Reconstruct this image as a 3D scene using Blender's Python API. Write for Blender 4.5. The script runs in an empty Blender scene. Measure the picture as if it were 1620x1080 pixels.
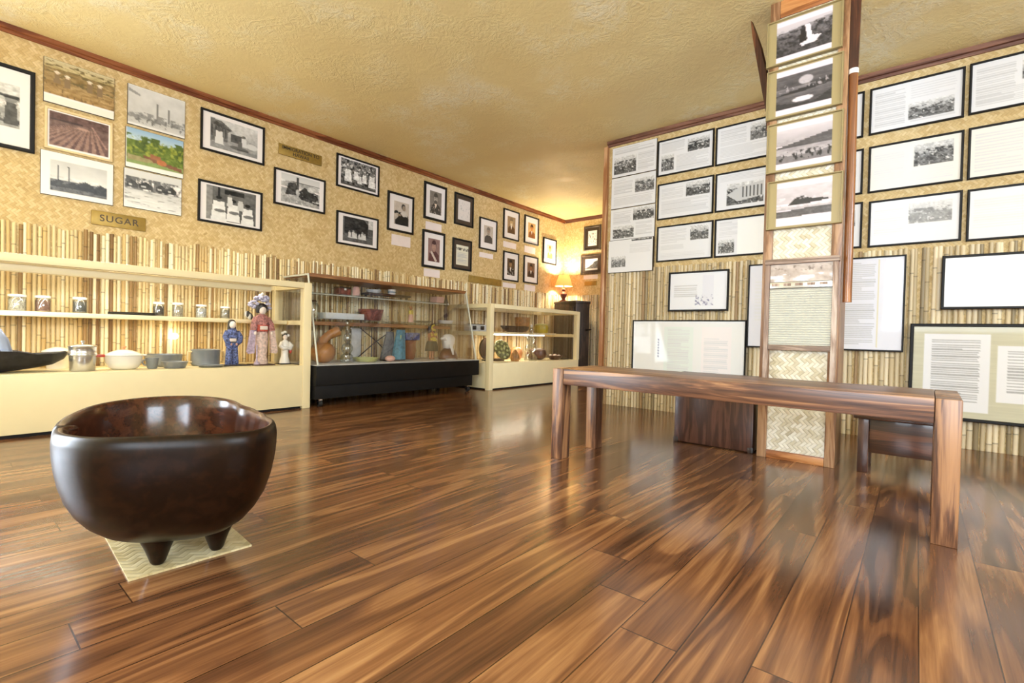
import bpy, bmesh, math, random
import numpy as np
from mathutils import Vector, Matrix
S = bpy.context.scene
COL = S.collection
rnd = random.Random(11)
PI = math.pi

# ------------------------------------------------------------------ colour
def lin(v):
    v = v / 255.0
    return v / 12.92 if v <= 0.04045 else ((v + 0.055) / 1.055) ** 2.4
def c(r, g, b): return (lin(r), lin(g), lin(b), 1.0)

# ------------------------------------------------------------------ node helpers
def nd(nt, typ, props=None, **ins):
    n = nt.nodes.new(typ)
    for k, v in (props or {}).items(): setattr(n, k, v)
    for k, v in ins.items():
        s = n.inputs[int(k[1:])] if k[0] == '_' else n.inputs[k.replace('_', ' ')]
        if isinstance(v, bpy.types.NodeSocket): nt.links.new(v, s)
        else: s.default_value = v
    return n
def mth(nt, op, a, b=0.0, cc=None):
    n = nd(nt, 'ShaderNodeMath', {'operation': op}, _0=a, _1=b)
    if cc is not None:
        if isinstance(cc, bpy.types.NodeSocket): nt.links.new(cc, n.inputs[2])
        else: n.inputs[2].default_value = cc
    return n.outputs[0]
def ramp(nt, fac, stops, interp='LINEAR'):
    n = nd(nt, 'ShaderNodeValToRGB', None, Fac=fac)
    cr = n.color_ramp; cr.interpolation = interp
    while len(cr.elements) < len(stops): cr.elements.new(0.5)
    for e, (p, col) in zip(cr.elements, stops): e.position = p; e.color = col
    return n.outputs[0]
def mixc(nt, fac, a, b, bt='MIX'):
    n = nt.nodes.new('ShaderNodeMix'); n.data_type = 'RGBA'; n.blend_type = bt
    for i, v in ((0, fac), (6, a), (7, b)):
        if isinstance(v, bpy.types.NodeSocket): nt.links.new(v, n.inputs[i])
        else: n.inputs[i].default_value = v
    return n.outputs[2]
def comb(nt, x, y, z): return nd(nt, 'ShaderNodeCombineXYZ', None, _0=x, _1=y, _2=z).outputs[0]
def base_mat(name, rough=0.5, metal=0.0, spec=0.5, coat=0.0, coat_rough=0.05):
    m = bpy.data.materials.new(name); m.use_nodes = True
    nt = m.node_tree; b = nt.nodes['Principled BSDF']
    b.inputs['Roughness'].default_value = rough; b.inputs['Metallic'].default_value = metal
    b.inputs['Specular IOR Level'].default_value = spec
    b.inputs['Coat Weight'].default_value = coat; b.inputs['Coat Roughness'].default_value = coat_rough
    return m, nt, b
def objco(nt): return nd(nt, 'ShaderNodeTexCoord').outputs['Object']
def bump(nt, b, h, strength=0.3, dist=0.01):
    n = nd(nt, 'ShaderNodeBump', None, Strength=strength, Distance=dist, Height=h)
    nt.links.new(n.outputs[0], b.inputs['Normal'])
def plain(name, col, rough=0.5, metal=0.0, var=0.06, scale=14, coat=0.0, spec=0.5):
    """one tone with a slight uneven variation"""
    m, nt, b = base_mat(name, rough, metal, spec, coat)
    n = nd(nt, 'ShaderNodeTexNoise', None, Vector=objco(nt), Scale=scale, Detail=4.0)
    d = tuple(x * (1 - var * 2) for x in col[:3]) + (1,); l = tuple(min(1, x * (1 + var)) for x in col[:3]) + (1,)
    nt.links.new(ramp(nt, n.outputs['Fac'], [(0.3, d), (0.7, l)]), b.inputs['Base Color'])
    return m
def wood(name, dark, mid, light, axis=0, along=1.6, across=20.0, rough=0.35, coat=0.0, dist=0.8, bumpy=0.05, spec=0.5):
    m, nt, b = base_mat(name, rough, 0, spec, coat, 0.08)
    sc = [across] * 3; sc[axis] = along
    mp = nd(nt, 'ShaderNodeMapping', None, Vector=objco(nt), Scale=sc)
    n1 = nd(nt, 'ShaderNodeTexNoise', None, Vector=mp.outputs[0], Scale=1.0, Detail=5.0, Roughness=0.6, Distortion=dist)
    sc2 = [130.0] * 3; sc2[axis] = 5.0
    mp2 = nd(nt, 'ShaderNodeMapping', None, Vector=objco(nt), Scale=sc2)
    n2 = nd(nt, 'ShaderNodeTexNoise', None, Vector=mp2.outputs[0], Scale=1.0, Detail=2.0)
    w = mth(nt, 'SINE', mth(nt, 'MULTIPLY', n1.outputs['Fac'], 24.0))
    f = mth(nt, 'ADD', mth(nt, 'MULTIPLY', w, 0.13), n1.outputs['Fac'])
    f = mth(nt, 'ADD', f, mth(nt, 'MULTIPLY', mth(nt, 'SUBTRACT', n2.outputs['Fac'], 0.5), 0.28))
    nt.links.new(ramp(nt, f, [(0.26, dark), (0.5, mid), (0.76, light)]), b.inputs['Base Color'])
    if bumpy: bump(nt, b, n2.outputs['Fac'], bumpy, 0.003)
    return m
def twill(name, plane, cell, cols, rough=0.55, strength=0.5, contrast=0.75, spec=0.4):
    """2/2 twill of flat split strips running at 45 degrees"""
    m, nt, b = base_mat(name, rough, 0, spec)
    sx = nd(nt, 'ShaderNodeSeparateXYZ', None, _0=objco(nt)).outputs
    u, v = sx[plane[0]], sx[plane[1]]
    k = 1 / (cell * math.sqrt(2))
    p = mth(nt, 'MULTIPLY', mth(nt, 'ADD', u, v), k); q = mth(nt, 'MULTIPLY', mth(nt, 'SUBTRACT', u, v), k)
    i = mth(nt, 'FLOOR', p); j = mth(nt, 'FLOOR', q)
    dij = mth(nt, 'SUBTRACT', i, j)
    h = mth(nt, 'LESS_THAN', mth(nt, 'FLOORED_MODULO', dij, 4.0), 1.5)
    hid = mth(nt, 'FLOOR', mth(nt, 'DIVIDE', dij, 4.0))
    vid = mth(nt, 'FLOOR', mth(nt, 'DIVIDE', mth(nt, 'ADD', dij, -2.0), 4.0))
    ha = nd(nt, 'ShaderNodeTexWhiteNoise', {'noise_dimensions': '3D'}, Vector=comb(nt, j, hid, 1.3)).outputs[0]
    va = nd(nt, 'ShaderNodeTexWhiteNoise', {'noise_dimensions': '3D'}, Vector=comb(nt, i, vid, 7.9)).outputs[0]
    mixf = nd(nt, 'ShaderNodeMix', None, _0=h, _2=va, _3=ha).outputs[0]
    fr = nd(nt, 'ShaderNodeMix', None, _0=h, _2=mth(nt, 'FRACT', p), _3=mth(nt, 'FRACT', q)).outputs[0]
    e = mth(nt, 'ABSOLUTE', mth(nt, 'SUBTRACT', mth(nt, 'MULTIPLY', fr, 2.0), 1.0))
    prof = mth(nt, 'SUBTRACT', 1.0, mth(nt, 'POWER', e, 4.0))
    big = nd(nt, 'ShaderNodeTexNoise', None, Vector=objco(nt), Scale=6.0, Detail=3.0).outputs['Fac']
    f = mth(nt, 'ADD', mth(nt, 'MULTIPLY', mixf, contrast), mth(nt, 'MULTIPLY', big, 1.0 - contrast))
    col = ramp(nt, f, [(0.04, cols[0]), (0.16, cols[1]), (0.55, cols[2]), (1.0, cols[3])])
    col = mixc(nt, mth(nt, 'MULTIPLY', mth(nt, 'POWER', e, 10.0), 0.45), col, cols[0])
    nt.links.new(col, b.inputs['Base Color'])
    bump(nt, b, mth(nt, 'ADD', prof, mth(nt, 'MULTIPLY', h, 0.25)), strength, cell * 0.25)
    return m
def attr_mat(name, rough=0.5, coat=0.0, spec=0.5, attr='Col'):
    m, nt, b = base_mat(name, rough, 0, spec, coat, 0.04)
    a = nd(nt, 'ShaderNodeAttribute', {'attribute_name': attr})
    nt.links.new(a.outputs['Color'], b.inputs['Base Color'])
    return m
def glass_mat(name, tint=(1, 1, 1, 1), refl=0.022, rough=0.0):
    """thin clear pane: lets light straight through and mirrors a little"""
    m = bpy.data.materials.new(name); m.use_nodes = True
    nt = m.node_tree; nt.nodes.remove(nt.nodes['Principled BSDF'])
    t = nd(nt, 'ShaderNodeBsdfTransparent', None, Color=tint)
    g = nd(nt, 'ShaderNodeBsdfGlossy', None, Roughness=rough)
    lw = nd(nt, 'ShaderNodeLayerWeight', None, Blend=0.35)
    f = mth(nt, 'ADD', mth(nt, 'MULTIPLY', mth(nt, 'POWER', lw.outputs['Fresnel'], 1.5), 0.3), refl)
    mx = nd(nt, 'ShaderNodeMixShader', None, _0=f, _1=t.outputs[0], _2=g.outputs[0])
    nt.links.new(mx.outputs[0], nt.nodes['Material Output'].inputs['Surface'])
    return m
def emit(name, col, strength):
    m, nt, b = base_mat(name, 0.5)
    b.inputs['Base Color'].default_value = (0.8, 0.8, 0.8, 1)
    b.inputs['Emission Color'].default_value = col; b.inputs['Emission Strength'].default_value = strength
    return m

# ------------------------------------------------------------------ objects
WP = {}
def wloc(o): return WP.get(o.name, Vector((0, 0, 0))) if o else Vector((0, 0, 0))
def tag(o, label, cat, group=None, kind=None):
    if label: o['label'] = label
    if cat: o['category'] = cat
    if group: o['group'] = group
    if kind: o['kind'] = kind
    return o
def thing(name, label, cat, loc, group=None):
    o = bpy.data.objects.new(name, None); COL.objects.link(o)
    o.location = loc; o.empty_display_size = 0.05; WP[o.name] = Vector(loc)
    return tag(o, label, cat, group)
class MB:
    def __init__(s): s.bm = bmesh.new(); s.cols = None
    def _merge(s, t):
        me = bpy.data.meshes.new('tmp'); t.to_mesh(me); t.free(); s.bm.from_mesh(me); bpy.data.meshes.remove(me)
    def box(s, lo, hi, bev=0.0, seg=2, M=None):
        t = bmesh.new()
        lo, hi = Vector(lo), Vector(hi); cen = (lo + hi) / 2; d = hi - lo
        bmesh.ops.create_cube(t, size=1.0, matrix=Matrix.Translation(cen) @ Matrix.Diagonal((d.x, d.y, d.z, 1)))
        if bev > 0: bmesh.ops.bevel(t, geom=t.edges[:], offset=min(bev, min(d) * 0.45), segments=seg, affect='EDGES', profile=0.6)
        if M is not None: t.transform(M)
        s._merge(t); return s
    def rings(s, rs, cap0=True, cap1=True, closed=True):
        """skin a list of equal-length point loops"""
        V = [[s.bm.verts.new(p) for p in r] for r in rs]; n = len(V[0])
        for a, b in zip(V, V[1:]):
            for k in range(n if closed else n - 1):
                try: s.bm.faces.new((a[k], a[(k + 1) % n], b[(k + 1) % n], b[k]))
                except ValueError: pass
        if closed and cap0: s.bm.faces.new(list(reversed(V[0])))
        if closed and cap1: s.bm.faces.new(V[-1])
        return s
    def lathe(s, cen, prof, seg=24, M=None, sx=1.0, sy=1.0):
        cen = Vector(cen); rs = []
        for r, z in prof:
            r = max(r, 0.0004)
            ring = []
            for k in range(seg):
                a = 2 * PI * k / seg; p = Vector((r * sx * math.cos(a), r * sy * math.sin(a), z))
                ring.append((M @ p if M is not None else p) + cen)
            rs.append(ring)
        return s.rings(rs)
    def ell(s, cen, rad, seg=16, rows=10, M=None):
        prof = [(math.sin(PI * k / rows), -math.cos(PI * k / rows)) for k in range(rows + 1)]
        D = Matrix.Diagonal((rad[0], rad[1], rad[2]))
        MM = (M.to_3x3() @ D) if M is not None else D
        return s.lathe(cen, prof, seg, MM)
    def tube(s, pts, radii, seg=10, flat=1.0):
        pts = [Vector(p) for p in pts]; rs = []
        if not hasattr(radii, '__len__'): radii = [radii] * len(pts)
        up = None
        for k, p in enumerate(pts):
            t = (pts[min(k + 1, len(pts) - 1)] - pts[max(k - 1, 0)]).normalized()
            if up is None:
                up = Vector((0, 0, 1)) if abs(t.z) < 0.9 else Vector((1, 0, 0))
            a = t.cross(up).normalized(); b = a.cross(t).normalized(); up = b
            r = radii[k]
            rs.append([p + a * (r * math.cos(2 * PI * j / seg)) + b * (r * flat * math.sin(2 * PI * j / seg)) for j in range(seg)])
        return s.rings(rs)
    def prism(s, pts, f, d0, d1):
        """pts: outline (a,b); f(a,b,d) -> xyz"""
        a = [s.bm.verts.new(f(p[0], p[1], d0)) for p in pts]; b = [s.bm.verts.new(f(p[0], p[1], d1)) for p in pts]
        n = len(pts); s.bm.faces.new(a); s.bm.faces.new(list(reversed(b)))
        for k in range(n): s.bm.faces.new((a[k], b[k], b[(k + 1) % n], a[(k + 1) % n]))
        return s
    def xf(s, M): s.bm.transform(M); return s
    def build(s, name, mat, parent=None, origin=None, label=None, angle=38, smooth=True, subsurf=0):
        bmesh.ops.recalc_face_normals(s.bm, faces=s.bm.faces[:])
        off = wloc(parent) if parent else Vector(origin or (0, 0, 0))
        s.bm.transform(Matrix.Translation(-off))
        me = bpy.data.meshes.new(name); s.bm.to_mesh(me); s.bm.free()
        if smooth:
            me.polygons.foreach_set('use_smooth', [True] * len(me.polygons))
            me.set_sharp_from_angle(angle=math.radians(angle))
        me.materials.append(mat)
        o = bpy.data.objects.new(name, me); COL.objects.link(o)
        if parent: o.parent = parent; WP[o.name] = wloc(parent)
        else: o.location = off; WP[o.name] = off
        if subsurf:
            md = o.modifiers.new('sub', 'SUBSURF'); md.levels = subsurf; md.render_levels = subsurf
        if label: o['label'] = label
        return o
def RZ(a, p=(0, 0, 0)):
    p = Vector(p); return Matrix.Translation(p) @ Matrix.Rotation(a, 4, 'Z') @ Matrix.Translation(-p)

# ------------------------------------------------------------------ room frame
XL, YR, YB, XE, YF, ZC = -4.14, 3.89, 6.14, 2.7, -2.7, 2.336
XP = -2.172     # free end of the right-hand partition
def PL(a, z, d): return (XL + d, a, z)
def PR(a, z, d): return (a, YR - d, z)
def PB(a, z, d): return (a, YB - d, z)
def PC(a, z, d): return (a, 2.775 - d, z)

# ------------------------------------------------------------------ materials
M = {}
M['mat_left'] = twill('woven_mat_left', (1, 2), 0.0135, [c(140, 110, 64), c(196, 166, 112), c(212, 186, 134), c(230, 210, 164)], strength=0.35, contrast=0.6)
M['mat_back'] = twill('woven_mat_back', (0, 2), 0.0135, [c(140, 110, 64), c(196, 166, 112), c(212, 186, 134), c(230, 210, 164)], strength=0.35, contrast=0.6)
M['mat_column'] = twill('woven_mat_column', (0, 2), 0.0155, [c(160, 144, 112), c(200, 188, 160), c(220, 211, 190), c(234, 228, 212)], strength=0.6, contrast=0.75)
M['mat_floor'] = twill('woven_mat_floor', (0, 1), 0.0165, [c(130, 112, 76), c(184, 166, 122), c(204, 188, 146), c(220, 206, 168)], strength=0.3, contrast=0.7)
M['bamboo'] = attr_mat('bamboo_poles', 0.42, 0.0, 0.4)
M['print'] = attr_mat('print_under_glass', 0.55, 0.22, 0.3)
M['laminate'] = attr_mat('laminated_print', 0.32, 0.0, 0.5)
M['black_frame'] = plain('black_frame', c(20, 18, 18), 0.5, spec=.25)
M['brown_frame'] = wood('dark_brown_frame', c(40, 30, 24), c(62, 50, 40), c(84, 70, 56), 2, rough=0.45)
M['gold_board'] = plain('champagne_board', c(150, 134, 92), 0.45, 0.05, 0.03)
M['thin_edge'] = plain('dark_thin_edge', c(60, 52, 46), 0.4)
M['cream_edge'] = plain('cream_frame', c(228, 206, 160), 0.45)
M['brass'] = plain('aged_brass', c(158, 130, 62), 0.42, 0.45, 0.1, 20)
M['letters'] = plain('dark_lettering', c(72, 56, 34), 0.5)
M['card'] = plain('white_card', c(240, 228, 226), 0.6, 0, 0.02)
M['trim'] = wood('trim_wood', c(92, 46, 22), c(124, 68, 36), c(146, 88, 50), 1, rough=0.6, spec=.25)
M['trim_x'] = wood('trim_wood_across', c(84, 50, 38), c(114, 74, 56), c(140, 98, 78), 0, rough=0.5, spec=.3)
M['trim_z'] = wood('trim_wood_upright', c(150, 96, 58), c(186, 134, 92), c(214, 172, 130), 2, rough=0.3)
M['cream'] = plain('cream_paint', c(243, 228, 184), 0.42, 0, 0.02, 6)
M['white_wall'] = plain('plain_wall_paint', c(226, 212, 170), 0.6, 0, 0.03)
M['black_paint'] = plain('black_paint', c(20, 18, 17), 0.6, 0, 0.15, spec=.25)
M['orange_wood'] = wood('orange_wood', c(116, 74, 40), c(148, 100, 58), c(172, 124, 78), 1, rough=0.5)
M['bench'] = wood('bench_rosewood', c(60, 36, 27), c(122, 82, 58), c(172, 128, 88), 0, 1.0, 15, 0.34, 0.0, 0.9, 0.015)
M['bench_leg'] = wood('bench_leg_rosewood', c(62, 38, 29), c(122, 84, 60), c(170, 126, 88), 2, 1.3, 17, 0.34, 0.0, 0.9, 0.015)
M['bowl'] = wood('dark_bowl_wood', c(20, 9, 4), c(27, 13, 6), c(35, 18, 8), 0, 4.0, 30, 0.34, 0.0, 0.3, 0.01, spec=.2)
M['bowl_inside'] = wood('bowl_inside_wood', c(46, 22, 13), c(62, 31, 18), c(78, 42, 26), 0, 4.0, 36, 0.2, 0.0, 0.3, 0.012)
M['chest'] = wood('dark_chest_wood', c(56, 32, 24), c(74, 45, 34), c(94, 61, 48), 2, 3, 30, 0.32, 0.2, 0.8)
M['stool'] = wood('dark_stool_wood', c(40, 21, 12), c(76, 44, 27), c(104, 64, 42), 0, 2, 22, 0.3, 0.2)
M['stool_leg'] = wood('stool_leg_wood', c(48, 27, 20), c(86, 54, 40), c(118, 82, 64), 2, 2, 22, 0.3, 0.2)
M['column_wood'] = wood('column_wood', c(106, 72, 46), c(144, 104, 72), c(176, 138, 102), 2, 1.5, 18, 0.36)
M['rail_wood'] = wood('column_rail_wood', c(120, 68, 30), c(164, 102, 54), c(196, 138, 84), 0, 1.5, 18, 0.36)
M['cabinet'] = wood('dark_cabinet_wood', c(30, 20, 14), c(52, 37, 28), c(74, 54, 42), 2, 3, 20, 0.4)
M['pole'] = wood('pole_wood', c(104, 60, 28), c(144, 90, 48), c(172, 116, 68), 2, 1.2, 24, 0.34, 0.2)
M['dark_pole'] = wood('dark_pole_wood', c(48, 24, 14), c(80, 44, 26), c(124, 76, 46), 2, 1.2, 24, 0.35)
M['wash_wood'] = wood('weathered_wood', c(122, 96, 82), c(166, 142, 126), c(200, 182, 168), 2, 2, 24, 0.5)
M['wash_rail'] = wood('weathered_rail', c(104, 84, 70), c(144, 120, 104), c(176, 154, 138), 0, 2, 24, 0.5)
M['wash_glass'] = plain('ribbed_pale_glass', c(204, 203, 193), 0.16, 0, 0.03, 10, 0.4)
M['metal'] = plain('dull_metal', c(190, 190, 188), 0.28, 0.9, 0.05)
M['alu'] = plain('aluminium', c(205, 205, 205), 0.24, 0.9, 0.05, 30)
M['enamel'] = plain('grey_enamel', c(132, 138, 144), 0.3, 0.1, 0.08)
M['white_enamel'] = plain('white_enamel', c(245, 242, 236), 0.18, 0, 0.01)
M['red'] = plain('red_enamel', c(200, 60, 44), 0.3)
M['iron'] = plain('dark_iron', c(44, 42, 44), 0.55, 0.2, 0.35, 25)
M['grey_steel'] = plain('grey_steel', c(124, 134, 156), 0.4, 0.4)
M['glass'] = glass_mat('clear_glass')
M['jar_glass'] = glass_mat('jar_glass', (0.84, 0.87, 0.86, 1), 0.16)
M['acrylic'] = plain('acrylic_edge', c(206, 208, 196), 0.2, 0, 0.03)
M['gourd'] = plain('gourd_skin', c(176, 122, 66), 0.4, 0, 0.2, 9)
M['gourd_cut'] = plain('gourd_cut', c(214, 178, 124), 0.6)
M['terracotta'] = plain('terracotta', c(140, 92, 62), 0.6, 0, 0.1)
M['redbrown'] = wood('redbrown_bowl', c(84, 36, 28), c(124, 62, 52), c(150, 84, 70), 0, 5, 16, 0.3)
M['darkwood'] = wood('very_dark_wood', c(30, 18, 14), c(52, 32, 25), c(80, 52, 40), 1, 3, 24, 0.4)
M['white'] = plain('white_gloss', c(240, 238, 234), 0.3, 0, 0.02)
M['silver_white'] = plain('silver_white', c(214, 220, 226), 0.3, 0.1, 0.03)
M['blue'] = plain('blue_cloth', c(100, 116, 172), 0.85, 0, 0.5, 90)
M['teal'] = plain('teal_cloth', c(92, 140, 160), 0.8, 0, 0.2, 40)
M['grey_cloth'] = plain('grey_cloth', c(102, 102, 104), 0.85, 0, 0.2, 40)
M['pale_cloth'] = plain('pale_cloth', c(206, 206, 208), 0.8, 0, 0.1)
M['rose'] = plain('rose_brocade', c(190, 128, 124), 0.7, 0, 0.35, 70)
M['pale_rose'] = plain('pale_rose_silk', c(232, 206, 196), 0.6, 0, 0.2, 60)
M['lilac'] = plain('lilac_silk', c(198, 180, 206), 0.6, 0, 0.2, 60)
M['obi'] = plain('red_obi', c(206, 86, 66), 0.6, 0, 0.3, 90)
M['skin_white'] = plain('doll_white', c(246, 232, 222), 0.4, 0, 0.02)
M['skin'] = plain('doll_skin', c(170, 108, 74), 0.5, 0, 0.05)
M['hair'] = plain('black_hair', c(24, 20, 22), 0.4)
M['yellow'] = plain('yellow_flowers', c(226, 204, 88), 0.6, 0, 0.2, 80)
M['flower_blue'] = plain('lilac_flowers', c(204, 202, 228), 0.6, 0, 0.3, 90)
M['skirt'] = plain('dark_green_skirt', c(62, 64, 46), 0.8, 0, 0.4, 80)
M['olive'] = plain('mottled_green', c(112, 116, 62), 0.5, 0, 0.6, 40)
M['lime'] = plain('yellow_green_glaze', c(196, 198, 130), 0.3, 0, 0.08)
M['amber'] = plain('amber_glaze', c(196, 176, 50), 0.3, 0, 0.1)
M['pink'] = plain('pale_pink', c(226, 178, 164), 0.6)
M['tan'] = plain('tan_shell', c(180, 128, 70), 0.4, 0, 0.25, 30)
M['peach'] = plain('peach_glaze', c(232, 160, 110), 0.3, 0, 0.15)
M['brown_pot'] = plain('brown_pot', c(92, 46, 28), 0.35, 0, 0.2)
M['shade'] = plain('lamp_shade_cloth', c(196, 150, 100), 0.8, 0, 0.06, 60)
M['chrome'] = plain('chrome', c(220, 220, 220), 0.12, 1.0, 0.02)
M['rubber'] = plain('dark_rubber', c(30, 30, 30), 0.6)
M['tube'] = emit('fluorescent_tube', (1, 0.95, 0.84, 1), 9.0)
M['bulb'] = emit('warm_glow_ball', (1, 0.84, 0.55, 1), 14.0)  # for the added warm glow in the cream case
def content(name, col): return plain(name, col, 0.8, 0, 0.35, 160)

# ceiling plaster
m, nt, b = base_mat('stomped_plaster_ceiling', 0.46, 0, 0.5)
oc = objco(nt)
w1 = nd(nt, 'ShaderNodeTexNoise', None, Vector=oc, Scale=5.5, Detail=6.0, Roughness=0.65, Distortion=1.6).outputs['Fac']
w2 = nd(nt, 'ShaderNodeTexNoise', None, Vector=oc, Scale=17.0, Detail=5.0, Roughness=0.6, Distortion=1.2).outputs['Fac']
r1 = mth(nt, 'POWER', mth(nt, 'SUBTRACT', 1.0, mth(nt, 'ABSOLUTE', mth(nt, 'MULTIPLY', mth(nt, 'SUBTRACT', w1, 0.5), 5.0))), 3.0)
r2 = mth(nt, 'POWER', mth(nt, 'SUBTRACT', 1.0, mth(nt, 'ABSOLUTE', mth(nt, 'MULTIPLY', mth(nt, 'SUBTRACT', w2, 0.5), 4.0))), 2.0)
msk = nd(nt, 'ShaderNodeTexNoise', None, Vector=oc, Scale=2.6, Detail=2.0).outputs['Fac']
msk = ramp(nt, msk, [(0.40, (0.12, 0.12, 0.12, 1)), (0.62, (1, 1, 1, 1))])
hh = mth(nt, 'MULTIPLY', msk, mth(nt, 'ADD', mth(nt, 'MULTIPLY', mth(nt, 'MAXIMUM', r1, 0.0), 0.55), mth(nt, 'MULTIPLY', mth(nt, 'MAXIMUM', r2, 0.0), 0.6)))
w3 = nd(nt, 'ShaderNodeTexNoise', None, Vector=oc, Scale=1.4, Detail=3.0).outputs['Fac']
nt.links.new(ramp(nt, mth(nt, 'ADD', mth(nt, 'MULTIPLY', w3, 0.75), mth(nt, 'MULTIPLY', hh, 0.3)),
    [(0.25, c(234, 213, 152)), (0.5, c(241, 222, 162)), (0.85, c(253, 246, 216))]), b.inputs['Base Color'])
bump(nt, b, hh, 0.45, 0.012)
M['ceiling'] = m

# laminate floor boards
PW, PLN = 0.1195, 1.22
m, nt, b = base_mat('koa_floor_boards', 0.2, 0, 0.65)
sx = nd(nt, 'ShaderNodeSeparateXYZ', None, _0=objco(nt)).outputs
px = mth(nt, 'DIVIDE', mth(nt, 'ADD', sx[0], 0.1), PW); pi_ = mth(nt, 'FLOOR', px)
ri = nd(nt, 'ShaderNodeTexWhiteNoise', {'noise_dimensions': '1D'}, W=pi_).outputs[0]
py = mth(nt, 'ADD', mth(nt, 'DIVIDE', sx[1], PLN), mth(nt, 'MULTIPLY', ri, 7.3)); pj = mth(nt, 'FLOOR', py)
wn = nd(nt, 'ShaderNodeTexWhiteNoise', {'noise_dimensions': '2D'}, Vector=comb(nt, pi_, pj, 0.0))
rv, rc = wn.outputs[0], nd(nt, 'ShaderNodeSeparateColor', None, _0=wn.outputs[1]).outputs
gv = comb(nt, mth(nt, 'ADD', mth(nt, 'MULTIPLY', sx[0], 7.0), mth(nt, 'MULTIPLY', rv, 61.0)),
          mth(nt, 'ADD', mth(nt, 'MULTIPLY', sx[1], .75), mth(nt, 'MULTIPLY', rc[1], 47.0)), mth(nt, 'MULTIPLY', rc[2], 23.0))
g1 = nd(nt, 'ShaderNodeTexNoise', None, Vector=gv, Scale=1.0, Detail=1.3, Roughness=0.45, Distortion=0.7).outputs['Fac']
gf = comb(nt, mth(nt, 'MULTIPLY', sx[0], 120.0), mth(nt, 'MULTIPLY', sx[1], 5.0), rv)
g2 = nd(nt, 'ShaderNodeTexNoise', None, Vector=gf, Scale=1.0, Detail=3.0).outputs['Fac']
gm = comb(nt, mth(nt, 'MULTIPLY', sx[0], 46.0), mth(nt, 'ADD', mth(nt, 'MULTIPLY', sx[1], 1.6), mth(nt, 'MULTIPLY', rv, 9.0)), rc[0])
g3 = nd(nt, 'ShaderNodeTexNoise', None, Vector=gm, Scale=1.0, Detail=4.0, Roughness=0.65, Distortion=0.8).outputs['Fac']
band = mth(nt, 'SINE', mth(nt, 'MULTIPLY', g1, 36.0))
band = mth(nt, 'MAXIMUM', mth(nt, 'MINIMUM', mth(nt, 'MULTIPLY', band, 1.9), 1.0), -1.0)
f = mth(nt, 'ADD', mth(nt, 'MULTIPLY', band, 0.12), mth(nt, 'MULTIPLY', g3, 0.62))
f = mth(nt, 'ADD', f, mth(nt, 'MULTIPLY', mth(nt, 'SUBTRACT', g2, 0.5), 0.34))
f = mth(nt, 'ADD', f, mth(nt, 'MULTIPLY', mth(nt, 'SUBTRACT', rc[0], 0.5), 0.2))
f = mth(nt, 'ADD', f, mth(nt, 'MULTIPLY', mth(nt, 'SUBTRACT', g1, 0.5), 0.55))
f = mth(nt, 'ADD', f, 0.12)
col = ramp(nt, f, [(0.06, c(56, 35, 24)), (0.30, c(96, 63, 42)), (0.52, c(126, 85, 55)), (0.76, c(162, 119, 80)), (0.96, c(194, 156, 112))])
ex = mth(nt, 'ABSOLUTE', mth(nt, 'SUBTRACT', mth(nt, 'FRACT', px), 0.5)); ey = mth(nt, 'ABSOLUTE', mth(nt, 'SUBTRACT', mth(nt, 'FRACT', py), 0.5))
seam = mth(nt, 'MAXIMUM', mth(nt, 'GREATER_THAN', ex, 0.489), mth(nt, 'GREATER_THAN', ey, 0.4988))
col = mixc(nt, mth(nt, 'MULTIPLY', seam, 0.8), col, c(34, 16, 8))
nt.links.new(col, b.inputs['Base Color'])
nt.links.new(mth(nt, 'ADD', 0.13, mth(nt, 'MULTIPLY', g2, 0.08)), b.inputs['Roughness'])
bump(nt, b, mth(nt, 'SUBTRACT', mth(nt, 'MULTIPLY', g2, 0.03), seam), 0.2, 0.002)
M['floor'] = m

# ------------------------------------------------------------------ the room
def struct(o): o['kind'] = 'structure'; return o
struct(MB().box((XL - 0.2, YF - 0.2, -0.1), (XE + 0.2, YB + 0.2, 0)).build('floor', M['floor'], smooth=False))
struct(MB().box((XL - 0.2, YF - 0.2, ZC), (XE + 0.2, YB + 0.2, ZC + 0.1)).build('ceiling', M['ceiling'], smooth=False))
# left wall with a glazed door opening behind the camera's left shoulder
DY0, DY1, DZ1 = -2.3, -0.75, 2.05
wl = MB()
wl.box((XL - 0.12, DY1, 0), (XL, YB + 0.12, ZC)); wl.box((XL - 0.12, YF - 0.12, 0), (XL, DY0, ZC)); wl.box((XL - 0.12, DY0, DZ1), (XL, DY1, ZC))
wall_left = struct(wl.build('wall_left', M['mat_left'], smooth=False))
wall_back = struct(MB().box((XL, YB, 0), (XE, YB + 0.12, ZC)).build('wall_back', M['mat_back'], smooth=False))
wall_right = struct(MB().box((XP, YR, 0), (XE, YR + 0.12, ZC)).build('wall_right', M['mat_back'], smooth=False))
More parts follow.
